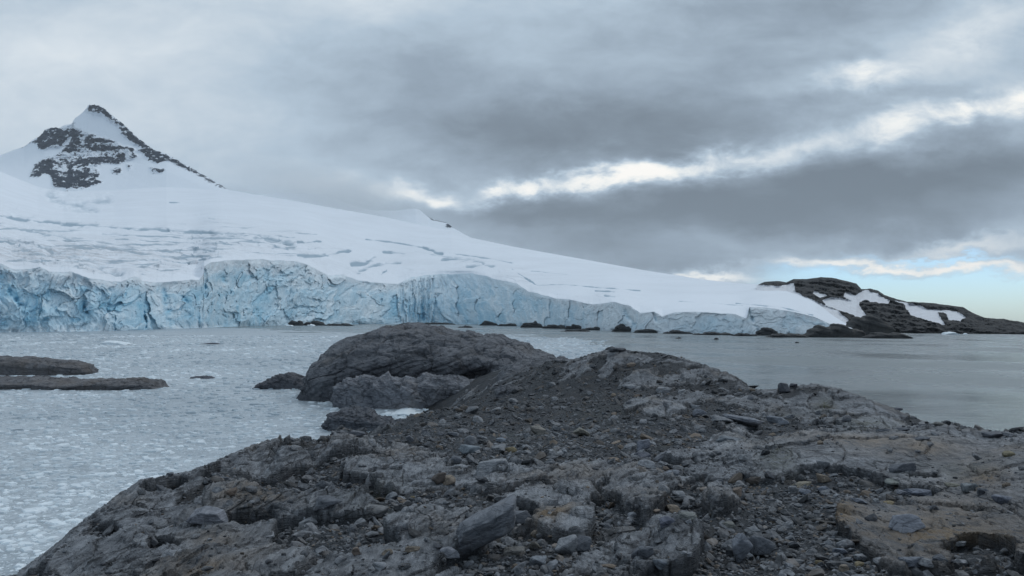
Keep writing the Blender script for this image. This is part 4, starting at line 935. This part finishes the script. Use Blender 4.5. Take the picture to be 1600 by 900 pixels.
fit_crest([(25, 900), (50, 880), (75, 862), (100, 842), (130, 816), (165, 790), (200, 764), (225, 748), (250, 745), (300, 735), (340, 720), (370, 706), (410, 691), (440, 683), (455, 684), (475, 688), (505, 688)], 25, 505, 5, 26, .28)
fit_crest([(865, 563), (900, 560), (930, 552), (945, 546), (965, 545), (985, 548), (1040, 553), (1075, 562), (1100, 570), (1140, 584), (1160, 595), (1170, 604), (1185, 609), (1210, 608), (1240, 603), (1275, 600), (1310, 607), (1350, 621), (1400, 640), (1440, 658)], 865, 1440, 26, 58, .16)
fit_crest([(1170, 696), (1200, 684), (1250, 675), (1300, 670), (1340, 667), (1380, 669), (1430, 666), (1460, 661), (1490, 662), (1520, 669), (1560, 675), (1600, 674), (1640, 672), (1700, 680)], 1180, 1700, 11, 17.5, .16)
Zg = np.where(ZB < -.2, ZB, Zg)
warm = np.clip(.04 + .40 * sstep(.0, .5, fb2(GX * .5 + 90, GY * .5, 4)), 0, 1)
for x, y, rx, ry, s_ in [(1480, 840, 150, 70, .8), (1400, 700, 160, 20, .35), (1330, 700, 90, 14, .4), (1450, 718, 60, 10, .5), (860, 820, 30, 14, .8), (620, 725, 70, 14, .5), (400, 790, 50, 10, .6), (340, 850, 60, 12, .5), (300, 895, 60, 10, .5), (200, 780, 30, 12, .4), (1020, 755, 30, 8, .6), (1240, 855, 20, 30, .6), (1310, 810, 30, 30, .5), (700, 840, 60, 20, .3), (1540, 750, 40, 16, .7), (860, 812, 30, 12, .7)]:
    warm = warm + s_ * np.exp(-(((gpx - x) / rx) ** 2 + ((gpy - y) / ry) ** 2))
moss = np.zeros_like(warm)
for x, y, rx, ry, s_ in [(1290, 632, 16, 10, 1.0), (1360, 660, 40, 8, .8), (1220, 645, 30, 8, .55), (1215, 730, 26, 16, .7), (1170, 690, 40, 6, .2), (590, 770, 40, 8, .35), (480, 840, 10, 10, .7), (600, 800, 60, 10, .3), (950, 640, 60, 10, .2), (1500, 740, 60, 10, .4), (800, 672, 40, 6, .3), (1020, 690, 40, 8, .3)]:
    moss += s_ * np.exp(-(((gpx - x) / rx) ** 2 + ((gpy - y) / ry) ** 2))
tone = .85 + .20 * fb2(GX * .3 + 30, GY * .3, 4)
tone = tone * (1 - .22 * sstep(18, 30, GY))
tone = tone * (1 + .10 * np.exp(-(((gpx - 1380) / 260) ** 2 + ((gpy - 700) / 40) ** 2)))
wet = sstep(.9, .25, Zg) ; tone = tone * (1 - .45 * wet)
co = np.stack([GX, GY, Zg], -1)
# bedding ledges: real relief along the surface normal, so steep faces are layered too
tu = np.gradient(co, axis=1); tv = np.gradient(co, axis=0); nn = np.cross(tu, tv); nn /= np.linalg.norm(nn, axis=-1)[..., None] + 1e-12
tu = tv = None
sl_ = sstep(.95, .70, nn[..., 2]) * rock * (Zg > 0)
idx = np.nonzero(sl_ > .02); c_ = co[idx]; fa = (c_[:, 1] / 7) ** .6
bz = (c_[:, 2] + .22 * c_[:, 0] - .1 * c_[:, 1]) / (.075 * fa) + 1.2 * fb3(c_[:, 0] * 1.5, c_[:, 1] * 1.5, c_[:, 2] * 3, 3); fr = bz - np.floor(bz)
dd_ = (np.minimum(fr * 4, 1) * (1 - fr) * .035 + .028 * fb3(c_[:, 0] * 6, c_[:, 1] * 6, c_[:, 2] * 14, 3, .6)) * fa
co[idx] = c_ + nn[idx] * (dd_ * sl_[idx])[:, None]
nn = None
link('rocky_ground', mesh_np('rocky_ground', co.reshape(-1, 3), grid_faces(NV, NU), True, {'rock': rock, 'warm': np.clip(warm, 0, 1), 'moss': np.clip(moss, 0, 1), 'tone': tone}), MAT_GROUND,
     kind='structure', label='bare grey bedrock and rubble sloping down to the bay')

GZ = Zg; GROCK = rock
def ground_at(px, py):
    """first hit of the sight line through a pixel of the photograph with the height field"""
    u, w = px2uw(px, py); u = float(u); w = float(w)
    z = bil(GZ, np.full(NV, u), gl); y = np.exp(gl); below = CAM_H + w * y < z
    k = int(np.argmax(below)) if below.any() else NV - 1
    return u * y[k], y[k], float(z[k])

# ================================================================== loose stones
def ico(sub):
    import bmesh
    bm = bmesh.new(); bmesh.ops.create_icosphere(bm, subdivisions=sub, radius=1)
    v = np.array([x.co[:] for x in bm.verts]); f = np.array([[a.index for a in x.verts] for x in bm.faces]); bm.free()
    return v, f
IC = {k: ico(k) for k in (1, 2, 4, 5)}
def boulder_shape(seed, sub=4, planes=16, soft=26, rough=.035, flat=1.0, lay=0.0, box=0.0):
    rr = np.random.RandomState(seed); v, f = IC[sub]
    n_ = rr.normal(size=(planes, 3)); n_[:, 2] *= flat
    if not box:
        n_[:6] = np.array([[1, .3, 0], [-1, .2, .2], [0, 1, -.3], [.2, -1, 0], [0, .2, 1], [.1, 0, -1]]) + .25 * rr.normal(size=(6, 3))
    if box: n_[:6] = np.array([[1, 0, 0], [-1, 0, 0], [0, 1, 0], [0, -1, 0], [0, 0, 1], [0, 0, -1]]) + .22 * rr.normal(size=(6, 3))
    n_ /= np.linalg.norm(n_, axis=1)[:, None]
    dd = .62 + .40 * rr.rand(planes)
    c = v @ n_.T / dd[None]
    r = 1 / (np.log(np.exp(soft * c).sum(1)) / soft)
    p = v * r[:, None]
    if rough:
        q = p * 1.7 + seed * 3.1
        p = p * (1 + rough * 2.0 * fb3(q[:, 0], q[:, 1], q[:, 2], 5, .6))[:, None]
        if lay:
            s_ = p[:, 2] * 4.5 + .5 * fb3(q[:, 0], q[:, 1], q[:, 2], 2); fr = s_ - np.floor(s_)
            p[:, :2] *= (1 + lay * (np.minimum(fr * 3, 1) * (1 - fr) - .3))[:, None]
    return p, f
def rot_xyz(rx, ry, rz):
    return np.array(Matrix.Rotation(rz, 3, 'Z') @ Matrix.Rotation(ry, 3, 'Y') @ Matrix.Rotation(rx, 3, 'X'))
def place_stone(px, py, wpx, hpx, lab=None, kind='slab', seed=0, tilt=(0, 0), rz=0, tint=(1, 1, 1), dr=.7, cat='stone', grp=None, name='stone', sub=4, sink=.22, thick=None):
    """px, py: middle of the foot of the stone in the photograph; wpx, hpx its size there"""
    x, y, z = ground_at(px, py); k = y / FPX
    a = wpx * k * .5; h = hpx * k * .5; b = a * dr
    vw = (CAM_H - z) / y                    # how much of the top the camera sees
    c = thick * k * .5 if thick else max((h - b * vw * .55), a * .16) * 1.05
    if kind == 'slab': p, f = boulder_shape(seed, sub, 13, 34, .085, .6, .035, box=1)
    elif kind == 'round': p, f = boulder_shape(seed, sub, 20, 14, .05)
    else: p, f = boulder_shape(seed, sub, 14, 30, .075, 1, .05)
    p = p * np.array([a, b, c]) @ rot_xyz(math.radians(tilt[0]), math.radians(tilt[1]), math.radians(rz)).T
    p[:, 2] -= p[:, 2].min()
    # foot sunk into the ground so it rests all round
    me = mesh_np(name, p, f, True)
    o = link(name, me, MAT_STONE, (x, y + b * .5, z - sink * c), label=lab, category=cat); o.color = tuple(tint) + (1,)
    if grp: o['group'] = grp
    # settle on the local ground under the footprint
    zs_ = [float(bil(GZ, np.array([(x + dx) / (y + b * .5 + dy)]), np.array([math.log(y + b * .5 + dy)]))[0]) for dx in (-a * .6, 0, a * .6) for dy in (-b * .6, 0, b * .6)]
    o.location.z = float(np.percentile(zs_, 35)) - sink * c
    return o
GR = (1, 1, 1); LT = (1.25, 1.25, 1.25); DK = (.62, .64, .68); BRN = (1.1, .88, .66); OCH = (1.15, .90, .52); RST = (.95, .72, .56)
STONES = [
    # px, py(foot), w, h, kind, tint, tilt, rz, label
    (765, 880, 130, 64, 'slab', (.80, .82, .86), (-16, -22), 16, 'largest pale slab at the bottom centre, tilted up to the right over a black hollow', .75),
    (767, 738, 62, 32, 'slab', LT, (-6, -5), 5, 'flat-topped pale slab with a dark underside in the middle of the rubble', .9),
    (699, 762, 26, 24, 'round', BRN, (0, 0), 10, 'round brown stone, right of a darker twin on the central bedrock', .9),
    (682, 758, 20, 22, 'ang', (.62, .5, .42), (0, 0), 40, 'dark reddish stone pressed against the round brown one', .9),
    (583, 800, 46, 24, 'ang', (.85, .82, .78), (0, 8), 0, 'squat brown-grey block at the right end of the long bedrock shelf', .8),
    (508, 790, 44, 22, 'ang', DK, (0, -6), 10, 'dark angular block on top of the long bedrock shelf', .8),
    (418, 838, 24, 10, 'slab', LT, (0, 0), 0, 'small pale flat slab below the long shelf at centre left', .9),
    (482, 826, 34, 24, 'ang', GR, (0, 0), 50, 'grey three-cornered stone under the long bedrock shelf', .8),
    (330, 818, 56, 24, 'slab', (1.05, 1.05, 1.1), (0, 8), -6, 'pale lens-shaped slab leaning on brown bedrock at the left', .8),
    (266, 867, 26, 12, 'slab', LT, (0, -6), 0, 'small flat slab with a black shadow gap at the lower left', .9),
    (340, 750, 28, 10, 'slab', DK, (0, 0), 0, 'black flat stone lying on the left shore slope', .9),
    (265, 743, 12, 7, 'ang', DK, (0, 0), 0, 'small dark stone on the skyline of the left slope', .9),
    (555, 868, 18, 18, 'ang', RST, (0, 0), 20, 'rusty upright stone at the lower centre left', .8),
    (604, 866, 22, 12, 'round', BRN, (0, 0), 0, 'small ochre pebble cluster stone beside the ribbed bedrock', .8),
    (648, 862, 18, 12, 'ang', BRN, (0, 0), 0, 'ochre chip stone left of the largest tilted slab', .8),
    (592, 892, 24, 16, 'ang', LT, (0, 0), 0, 'pale angular stone at the bottom edge left of the tilted slab', .8),
    (697, 886, 26, 24, 'ang', (1.1, 1.1, 1.15), (0, 0), 30, 'pale blocky stone just under the low end of the tilted slab', .8),
    (803, 870, 36, 20, 'slab', (.95, .88, .78), (0, -8), 0, 'tan-edged flat stone right of the largest tilted slab', .9),
    (805, 820, 40, 26, 'ang', DK, (0, -10), 10, 'black stone wedged in shadow right of the tilted slab', .8),
    (840, 835, 20, 14, 'round', BRN, (0, 0), 0, 'orange-brown pebble above the rust-stained boulder', .9),
    (886, 866, 34, 34, 'ang', LT, (0, 0), 20, 'pale wedge stone propped against the rust-stained boulder', .8),
    (910, 864, 28, 30, 'ang', DK, (0, 0), -10, 'dark square stone under the corner of the rust-stained boulder', .8),
    (840, 886, 36, 22, 'slab', (.95, 1, 1.05), (0, 4), 0, 'flat bluish stone at the bottom right of the tilted slab', .9),
    (835, 858, 16, 16, 'ang', (.9, .8, .65), (0, 0), 0, 'small tan stone between the tilted slab and the rust-stained boulder', .8),
    (1042, 823, 26, 16, 'slab', (.7, .72, .85), (20, -24), 10, 'dark bluish slab leaning in the rubble between two striped outcrops', .6),
    (1062, 780, 22, 15, 'slab', LT, (0, 0), 0, 'light flat stone upper left of a pair beside the striped outcrop', .8),
    (1078, 787, 20, 13, 'slab', GR, (0, 0), 0, 'grey flat stone lower right of a pair beside the striped outcrop', .8),
    (1073, 810, 30, 15, 'slab', (.95, .95, .85), (0, 0), 0, 'greenish grey stone under the pair of flat stones', .8),
    (1053, 800, 26, 13, 'slab', BRN, (0, 8), 0, 'brown flat stone left of the greenish grey one', .8),
    (1077, 821, 12, 10, 'round', LT, (0, 0), 0, 'small round pebble below the greenish grey stone', .9),
    (952, 794, 14, 10, 'round', RST, (0, 0), 0, 'small rusty stone left of the striped outcrop', .9),
    (946, 827, 24, 10, 'slab', DK, (0, 0), 0, 'small dark flake left of the tapering striped outcrop', .8),
    (977, 833, 30, 11, 'slab', (.8, .76, .72), (0, 0), 0, 'brownish flake at the foot of the tapering striped outcrop', .8),
    (1152, 772, 18, 15, 'ang', RST, (0, 0), 20, 'brown cube-like stone above the upright striped outcrop', .8),
    (1140, 828, 26, 10, 'slab', (.8, .78, .68), (0, -6), 0, 'dull green-brown flake right of the upright striped outcrop', .8),
    (1010, 875, 36, 26, 'round', DK, (0, 0), 0, 'dark rounded boulder lower left of the forked outcrop', .8),
    (1038, 893, 36, 24, 'round', (.8, .85, .9), (0, 0), 0, 'bluish boulder at the bottom edge below the forked outcrop', .8),
    (1073, 892, 24, 14, 'slab', LT, (0, 0), 0, 'pale flat stone at the foot of the forked outcrop', .8),
    (1161, 882, 38, 40, 'slab', (.95, .98, 1.05), (10, -38), 20, 'grey slab standing on edge left of a black stone', .5),
    (1192, 870, 36, 34, 'ang', DK, (0, 0), 15, 'black angular boulder right of the slab standing on edge', .8),
    (1178, 838, 26, 14, 'slab', GR, (0, -12), 0, 'small grey stone above the slab standing on edge', .8),
    (1418, 831, 56, 42, 'ang', (1.15, 1.17, 1.25), (0, 0), 0, 'big pale pyramid-shaped boulder on the right, casting a dark gap', .85),
    (1397, 787, 44, 22, 'round', OCH, (0, 4), 0, 'yellow-ochre lichen-covered stone above the pale pyramid boulder', .8),
    (1441, 776, 52, 17, 'slab', (.75, .8, .92), (0, 6), -5, 'long bluish-black slab stone right of the yellow-ochre one', .6),
    (1370, 786, 13, 9, 'ang', LT, (0, 0), 0, 'small pale stone left of the yellow-ochre one', .8),
    (1415, 774, 34, 14, 'slab', (.9, .92, 1.0), (0, 8), 10, 'grey slab tucked behind the yellow-ochre stone', .6),
    (1403, 758, 36, 10, 'slab', (.85, .9, .8), (0, 0), 0, 'greenish flat stone behind the yellow-ochre one', .8),
    (1409, 738, 38, 20, 'ang', DK, (0, -14), 0, 'dark tilted stone on the smooth right outcrop', .7),
    (1571, 789, 32, 22, 'round', (.8, .84, .95), (0, 6), -10, 'dark blue-grey cobble near the right edge', .8),
    (1518, 768, 28, 20, 'ang', (.85, .9, .9), (0, 0), 0, 'grey cobble resting on ochre-stained rock at the right', .8),
    (1492, 761, 26, 11, 'round', (.95, .88, .68), (0, 0), 0, 'tan cobble left of the one on ochre-stained rock', .8),
    (1538, 772, 22, 13, 'ang', DK, (0, 0), 0, 'dark cobble right of the one on ochre-stained rock', .8),
    (1576, 713, 20, 12, 'round', (1.05, .88, .55), (0, 0), 0, 'ochre stone high on the right-edge outcrop', .8),
    (1471, 876, 22, 12, 'slab', DK, (0, 0), 0, 'black flat stone in the brown bedrock at lower right', .8),
    (1500, 863, 26, 13, 'slab', LT, (0, 0), 0, 'light flat stone in the shallow pit at lower right', .8),
    (1424, 893, 40, 18, 'slab', (.7, .74, .82), (0, 0), 0, 'dark slab at the bottom edge, left of a paler one', .8),
    (1452, 896, 30, 18, 'ang', GR, (0, 0), 0, 'paler stone at the bottom edge right of the dark slab', .8),
    (1315, 868, 24, 16, 'ang', (.85, .92, 1.05), (0, 0), 0, 'bluish square stone in the rubble left of the brown bedrock', .8),
    (1346, 879, 24, 16, 'ang', LT, (0, 0), 30, 'pale wedge stone at the edge of the brown bedrock', .8),
    (1281, 883, 14, 11, 'round', OCH, (0, 0), 0, 'bright ochre pebble at the lower right rubble', .8),
    (1321, 896, 20, 17, 'round', BRN, (0, 0), 0, 'brown stone at the bottom edge by the bright ochre pebble', .8),
    (1345, 886, 18, 9, 'round', OCH, (0, 0), 0, 'flat ochre pebble under the pale wedge stone', .8),
    (1260, 773, 26, 14, 'round', (.8, .85, .95), (0, 0), 0, 'bluish flat boulder in the row below the grassy tuft', .8),
    (1240, 771, 16, 13, 'ang', GR, (0, 0), 0, 'small grey stone left end of the row below the grassy tuft', .8),
    (1289, 770, 22, 13, 'slab', (.8, .85, .95), (0, -12), 0, 'bluish slab right end of the row below the grassy tuft', .8),
    (1289, 755, 22, 17, 'ang', BRN, (0, 0), 20, 'brown faced block on the rubble below the grassy tuft', .8),
    (1287, 738, 18, 17, 'ang', LT, (0, 0), 0, 'pale block directly above the brown faced one', .8),
    (1252, 761, 30, 9, 'slab', (1.1, .95, .7), (0, -8), 0, 'tan flat slab above the bluish flat boulder', .8),
    (1315, 762, 18, 9, 'slab', GR, (0, 0), 0, 'thin grey flake right of the brown faced block', .8),
    (1343, 786, 26, 9, 'slab', (.8, .85, .95), (0, 6), 0, 'bluish flake left of the yellow-ochre stone', .8),
    (1165, 720, 22, 12, 'ang', GR, (0, 0), 0, 'grey block at the left edge of the smooth right outcrop', .8),
    (1125, 756, 14, 14, 'ang', DK, (0, 0), 0, 'black chunk in the rubble left of the grassy tuft', .8),
    (1052, 742, 28, 14, 'ang', (.85, .88, .95), (0, -10), 0, 'bluish wedge stone in the middle right rubble', .8),
    (1040, 737, 12, 9, 'ang', RST, (0, 0), 0, 'rusty stone left of the bluish wedge', .8),
    (1010, 732, 34, 16, 'round', LT, (0, 0), 0, 'pale rounded hump stone in the middle rubble', .8),
    (1032, 722, 22, 16, 'slab', (.85, .85, .88), (0, -30), 0, 'dark leaning slab against the pale rounded hump', .6),
    (1006, 706, 24, 17, 'ang', (.72, .75, .85), (0, 0), 0, 'dark blue-grey block, upper of a pair in the middle rubble', .8),
    (1004, 713, 26, 11, 'ang', (.5, .52, .6), (0, 0), 0, 'black block, lower of a pair in the middle rubble', .8),
    (782, 692, 18, 11, 'round', (1.1, 1.2, 1.3), (0, 0), 0, 'light blue-grey round stone in the upper middle rubble', .8),
    (800, 709, 17, 13, 'ang', OCH, (0, 0), 0, 'ochre-faced block above the flat-topped pale slab', .8),
    (780, 704, 28, 12, 'slab', GR, (0, 0), 0, 'grey slab left of the ochre-faced block', .8),
    (734, 697, 24, 19, 'ang', LT, (0, 0), 0, 'pale boulder in the upper middle rubble', .8),
    (738, 710, 26, 18, 'ang', (.9, 1.0, 1.05), (0, 0), 0, 'bluish boulder directly under the pale one', .8),
    (738, 646, 20, 12, 'ang', GR, (0, 0), 0, 'lone pale triangle stone on the dark scree by the pool', .8),
    (712, 726, 20, 14, 'round', DK, (0, 0), 0, 'black stone above the round brown one', .8),
    (840, 680, 26, 14, 'slab', (1.1, 1.0, .85), (0, 6), 0, 'tan flat stone in the upper rubble left of centre', .8),
    (910, 682, 28, 14, 'slab', (1.1, 1.0, .8), (0, 10), 0, 'tan slab below the scree slope', .8),
    (870, 710, 36, 9, 'slab', LT, (0, 0), 0, 'thin wide pale slab in the upper rubble', .8),
    (862, 604, 18, 8, 'slab', GR, (0, 0), 0, 'light flat stone on the slope right of the rock dome', .8),
    (986, 607, 24, 10, 'ang', LT, (0, 0), 0, 'pale stone high on the dark knoll', .8),
    (707, 682, 20, 9, 'slab', DK, (0, 0), 0, 'dark flat stone by the near end of the inlet', .8),
    (640, 692, 16, 12, 'slab', DK, (0, 40), 0, 'black upright flake at the near end of the inlet', .7),
    (556, 683, 30, 14, 'ang', (.55, .56, .6), (0, 0), 0, 'black boulder on the bank above the inlet', .8),
    (1226, 613, 20, 18, 'ang', (.45, .46, .5), (0, 0), 0, 'black blocky boulder perched on the saddle of the right knoll', .8),
    (1241, 608, 14, 8, 'ang', (.5, .5, .55), (0, 0), 0, 'small black stone just right of the perched blocky boulder', .8),
    (1405, 643, 18, 8, 'round', (.55, .55, .6), (0, 0), 0, 'dark stone on the seaward crest of the right knoll', .8),
    (1382, 674, 24, 7, 'slab', DK, (0, 0), 0, 'thin dark slab on the crest of the smooth right outcrop', .8),
    (1408, 674, 20, 7, 'slab', DK, (0, 0), 0, 'second thin dark slab on the crest, beside the first', .8),
    (1470, 665, 22, 7, 'round', (.75, .72, .65), (0, 0), 0, 'low brownish stone on the skyline of the smooth outcrop', .8),
    (1558, 684, 36, 10, 'slab', DK, (0, -5), 0, 'long black slab stone on the far right skyline', .6),
    (1584, 683, 22, 7, 'slab', DK, (0, 0), 0, 'small black slab at the right end of the far right skyline', .8),
    (1443, 687, 24, 7, 'slab', DK, (0, 0), 0, 'flat black stone in a crack of the smooth right outcrop', .8),
    (965, 549, 34, 10, 'round', (.62, .63, .66), (0, 0), 0, 'dark flat boulder crowning the central knoll', .9),
    (996, 548, 9, 5, 'ang', (.5, .5, .55), (0, 0), 0, 'small stone on the knoll skyline beside the crowning boulder', .8),
    (1018, 549, 7, 6, 'ang', (.5, .5, .55), (0, 0), 0, 'tiny upright stone on the knoll skyline', .8),
    (1162, 665, 60, 14, 'slab', (.85, .88, .95), (0, 8), 0, 'broad bluish slab at the foot of the central knoll', .7),
    (1095, 652, 26, 13, 'ang', (1, 1.02, 1.1), (0, 8), 0, 'light slab stone low on the central knoll', .7),
    (1130, 660, 36, 12, 'slab', GR, (0, 10), 0, 'grey slab stone left of the broad bluish slab', .7),
    (1145, 689, 44, 12, 'slab', (.8, .86, .9), (0, 4), 0, 'dark greenish slab just behind the smooth right outcrop', .7),
    (1215, 663, 34, 15, 'ang', (.8, .85, .92), (0, 0), 0, 'bluish boulder behind the smooth right outcrop', .7),
]
rng = random.Random(5)
for i, (px, py, w, h, kd, tint, tilt, rz, lab, dr) in enumerate(STONES):
    place_stone(px, py, w, h, lab, kd, 100 + i, tilt, rz, tint, dr, sub=5 if w > 50 else 4, sink=-.12 if w > 120 else .16)

# the many middling stones of the rubble, each its own object
rs = np.random.RandomState(11)
protos = []
for i in range(14):
    p, f = boulder_shape(500 + i, 3 if False else 2, 12, 40, .03, .6 if i % 2 else 1, 0, box=i % 2)
    protos.append(mesh_np('stone', p, f, False)); protos[-1].materials.append(MAT_STONE)
MID = 190; placed = 0; occ = [(a[0], a[1] - a[3] / 2, a[2] / 2) for a in STONES]
tries = 0
while placed < MID and tries < 9000:
    tries += 1
    px = rs.uniform(60, 1595); py = rs.uniform(600, 896)
    x, y, z = ground_at(px, py)
    if y > 45 or z < .5: continue
    r_ = bil(GROCK, np.array([x / y]), np.array([math.log(y)]))[0]
    if r_ > .5 and rs.rand() > .18: continue
    w = rs.uniform(9, 15) + 16 * rs.rand() ** 3
    if y > 20: w *= .8
    if any(abs(px - a) < (c + w * .5) and abs(py - b) < (c + w) * .5 for a, b, c in occ): continue
    occ.append((px, py, w * .5)); a = w * y / FPX * .5
    o = bpy.data.objects.new('stone', protos[rs.randint(len(protos))]); COL.objects.link(o)
    fl = rs.uniform(.28, .7)
    o.scale = (a, a * rs.uniform(.6, 1.0), a * fl); o.rotation_euler = (rs.normal() * .2, rs.normal() * .22, rs.rand() * 6.28)
    zc_ = float(bil(GZ, np.array([x / (y + a * .4)]), np.array([math.log(y + a * .4)]))[0])
    o.location = (x, y + a * .4, zc_ + a * fl * .35)
    c = rs.choice(6, p=[.40, .24, .27, .05, .03, .01]); o.color = tuple(np.array([GR, LT, DK, BRN, RST, OCH][c]) * rs.uniform(.85, 1.1)) + (1,)
    o['category'] = 'stone'; o['label'] = 'small angular loose stone lying in the rubble between outcrops'; o['group'] = 'small stones of the rubble'
    placed += 1

# ------------------------------------------------------------------ scree: too many to count
def shard_shapes(k, sub, seed):
    out = []
    for i in range(k):
        p, f = boulder_shape(seed + i, sub, 11, 60, 0, .7, 0, box=i % 3 != 0); out.append(p)
    return np.array(out), f
def scree(name, N, ymin, ymax, smin, smax, pw, sub, seed, lab, thr=.55, pxsize=1.0):
    rs = np.random.RandomState(seed); SH, f = shard_shapes(30, sub, seed * 7)
    u = rs.uniform(-.95, .95, N); l = rs.uniform(math.log(ymin), math.log(ymax), N); y = np.exp(l); x = u * y
    r = bil(GROCK, u, l); z = bil(GZ, u, l); zb_ = bil(ZB, u, l)
    clump = fb2(x * .9, y * .9, 3)
    mo = bil(np.clip(moss, 0, 1), u, l)
    keep = ((r < thr) & (rs.rand(N) < .72 + .6 * clump)) | ((r >= thr) & (rs.rand(N) < .055 + .16 * np.clip(clump, 0, 1)))
    ppx, ppy = uw2px(u, (z - CAM_H) / y)
    prot = np.zeros(N)
    for (bx, by, rx, ry) in [(1400, 705, 180, 26), (1330, 690, 140, 16), (1500, 840, 150, 50), (1520, 700, 90, 20), (1310, 620, 120, 18)]:
        prot = np.maximum(prot, np.exp(-(((ppx - bx) / rx) ** 2 + ((ppy - by) / ry) ** 2) ** 2))
    keep &= rs.rand(N) > prot * .85
    keep &= z > .25
    x, y, z, r = x[keep], y[keep], z[keep], r[keep]; n = len(x)
    size = (smin + (smax - smin) * rs.rand(n) ** pw) * (y / 7) ** .58 * np.where(r > thr, .8, 1)
    sh = SH[rs.randint(len(SH), size=n)]
    sc = np.stack([size * (.8 + .5 * rs.rand(n)), size * (.55 + .4 * rs.rand(n)), size * (.22 + .38 * rs.rand(n))], -1)
    p = sh * sc[:, None]
    az = rs.rand(n) * 6.283; ax = rs.normal(size=n) * .38; ay = rs.normal(size=n) * .38 - .1
    c, s_ = np.cos(ax)[:, None], np.sin(ax)[:, None]; p = np.stack([p[..., 0], p[..., 1] * c - p[..., 2] * s_, p[..., 1] * s_ + p[..., 2] * c], -1)
    c, s_ = np.cos(ay)[:, None], np.sin(ay)[:, None]; p = np.stack([p[..., 0] * c + p[..., 2] * s_, p[..., 1], -p[..., 0] * s_ + p[..., 2] * c], -1)
    c, s_ = np.cos(az)[:, None], np.sin(az)[:, None]; p = np.stack([p[..., 0] * c - p[..., 1] * s_, p[..., 0] * s_ + p[..., 1] * c, p[..., 2]], -1)
    p = p + np.stack([x, y, z + sc[:, 2] * .45], -1)[:, None]
    nv = SH.shape[1]
    tone = np.clip(rs.normal(.78, .26, n), .3, 1.7) * (1 - .2 * sstep(18, 30, y)); wm = np.clip(rs.rand(n) ** 9 * 1.0 + .12 * rs.rand(n), 0, .75)
    me = mesh_np(name, p.reshape(-1, 3), (f[None] + nv * np.arange(n)[:, None, None]).reshape(-1, 3), False, {'tone': np.repeat(tone, nv), 'warm': np.repeat(wm, nv)})
    return link(name, me, MAT_SCREE, kind='stuff', category='rubble', label=lab)
scree('scree', 26000, 3.8, 58, .022, .090, 3.0, 2, 21, 'loose slate shards heaped between the outcrops')
scree('gravel', 150000, 3.8, 60, .008, .032, 1.5, 1, 22, 'fine dark slate gravel filling the hollows')
print('verts', sum(len(o.data.vertices) for o in bpy.data.objects if o.type == 'MESH'))
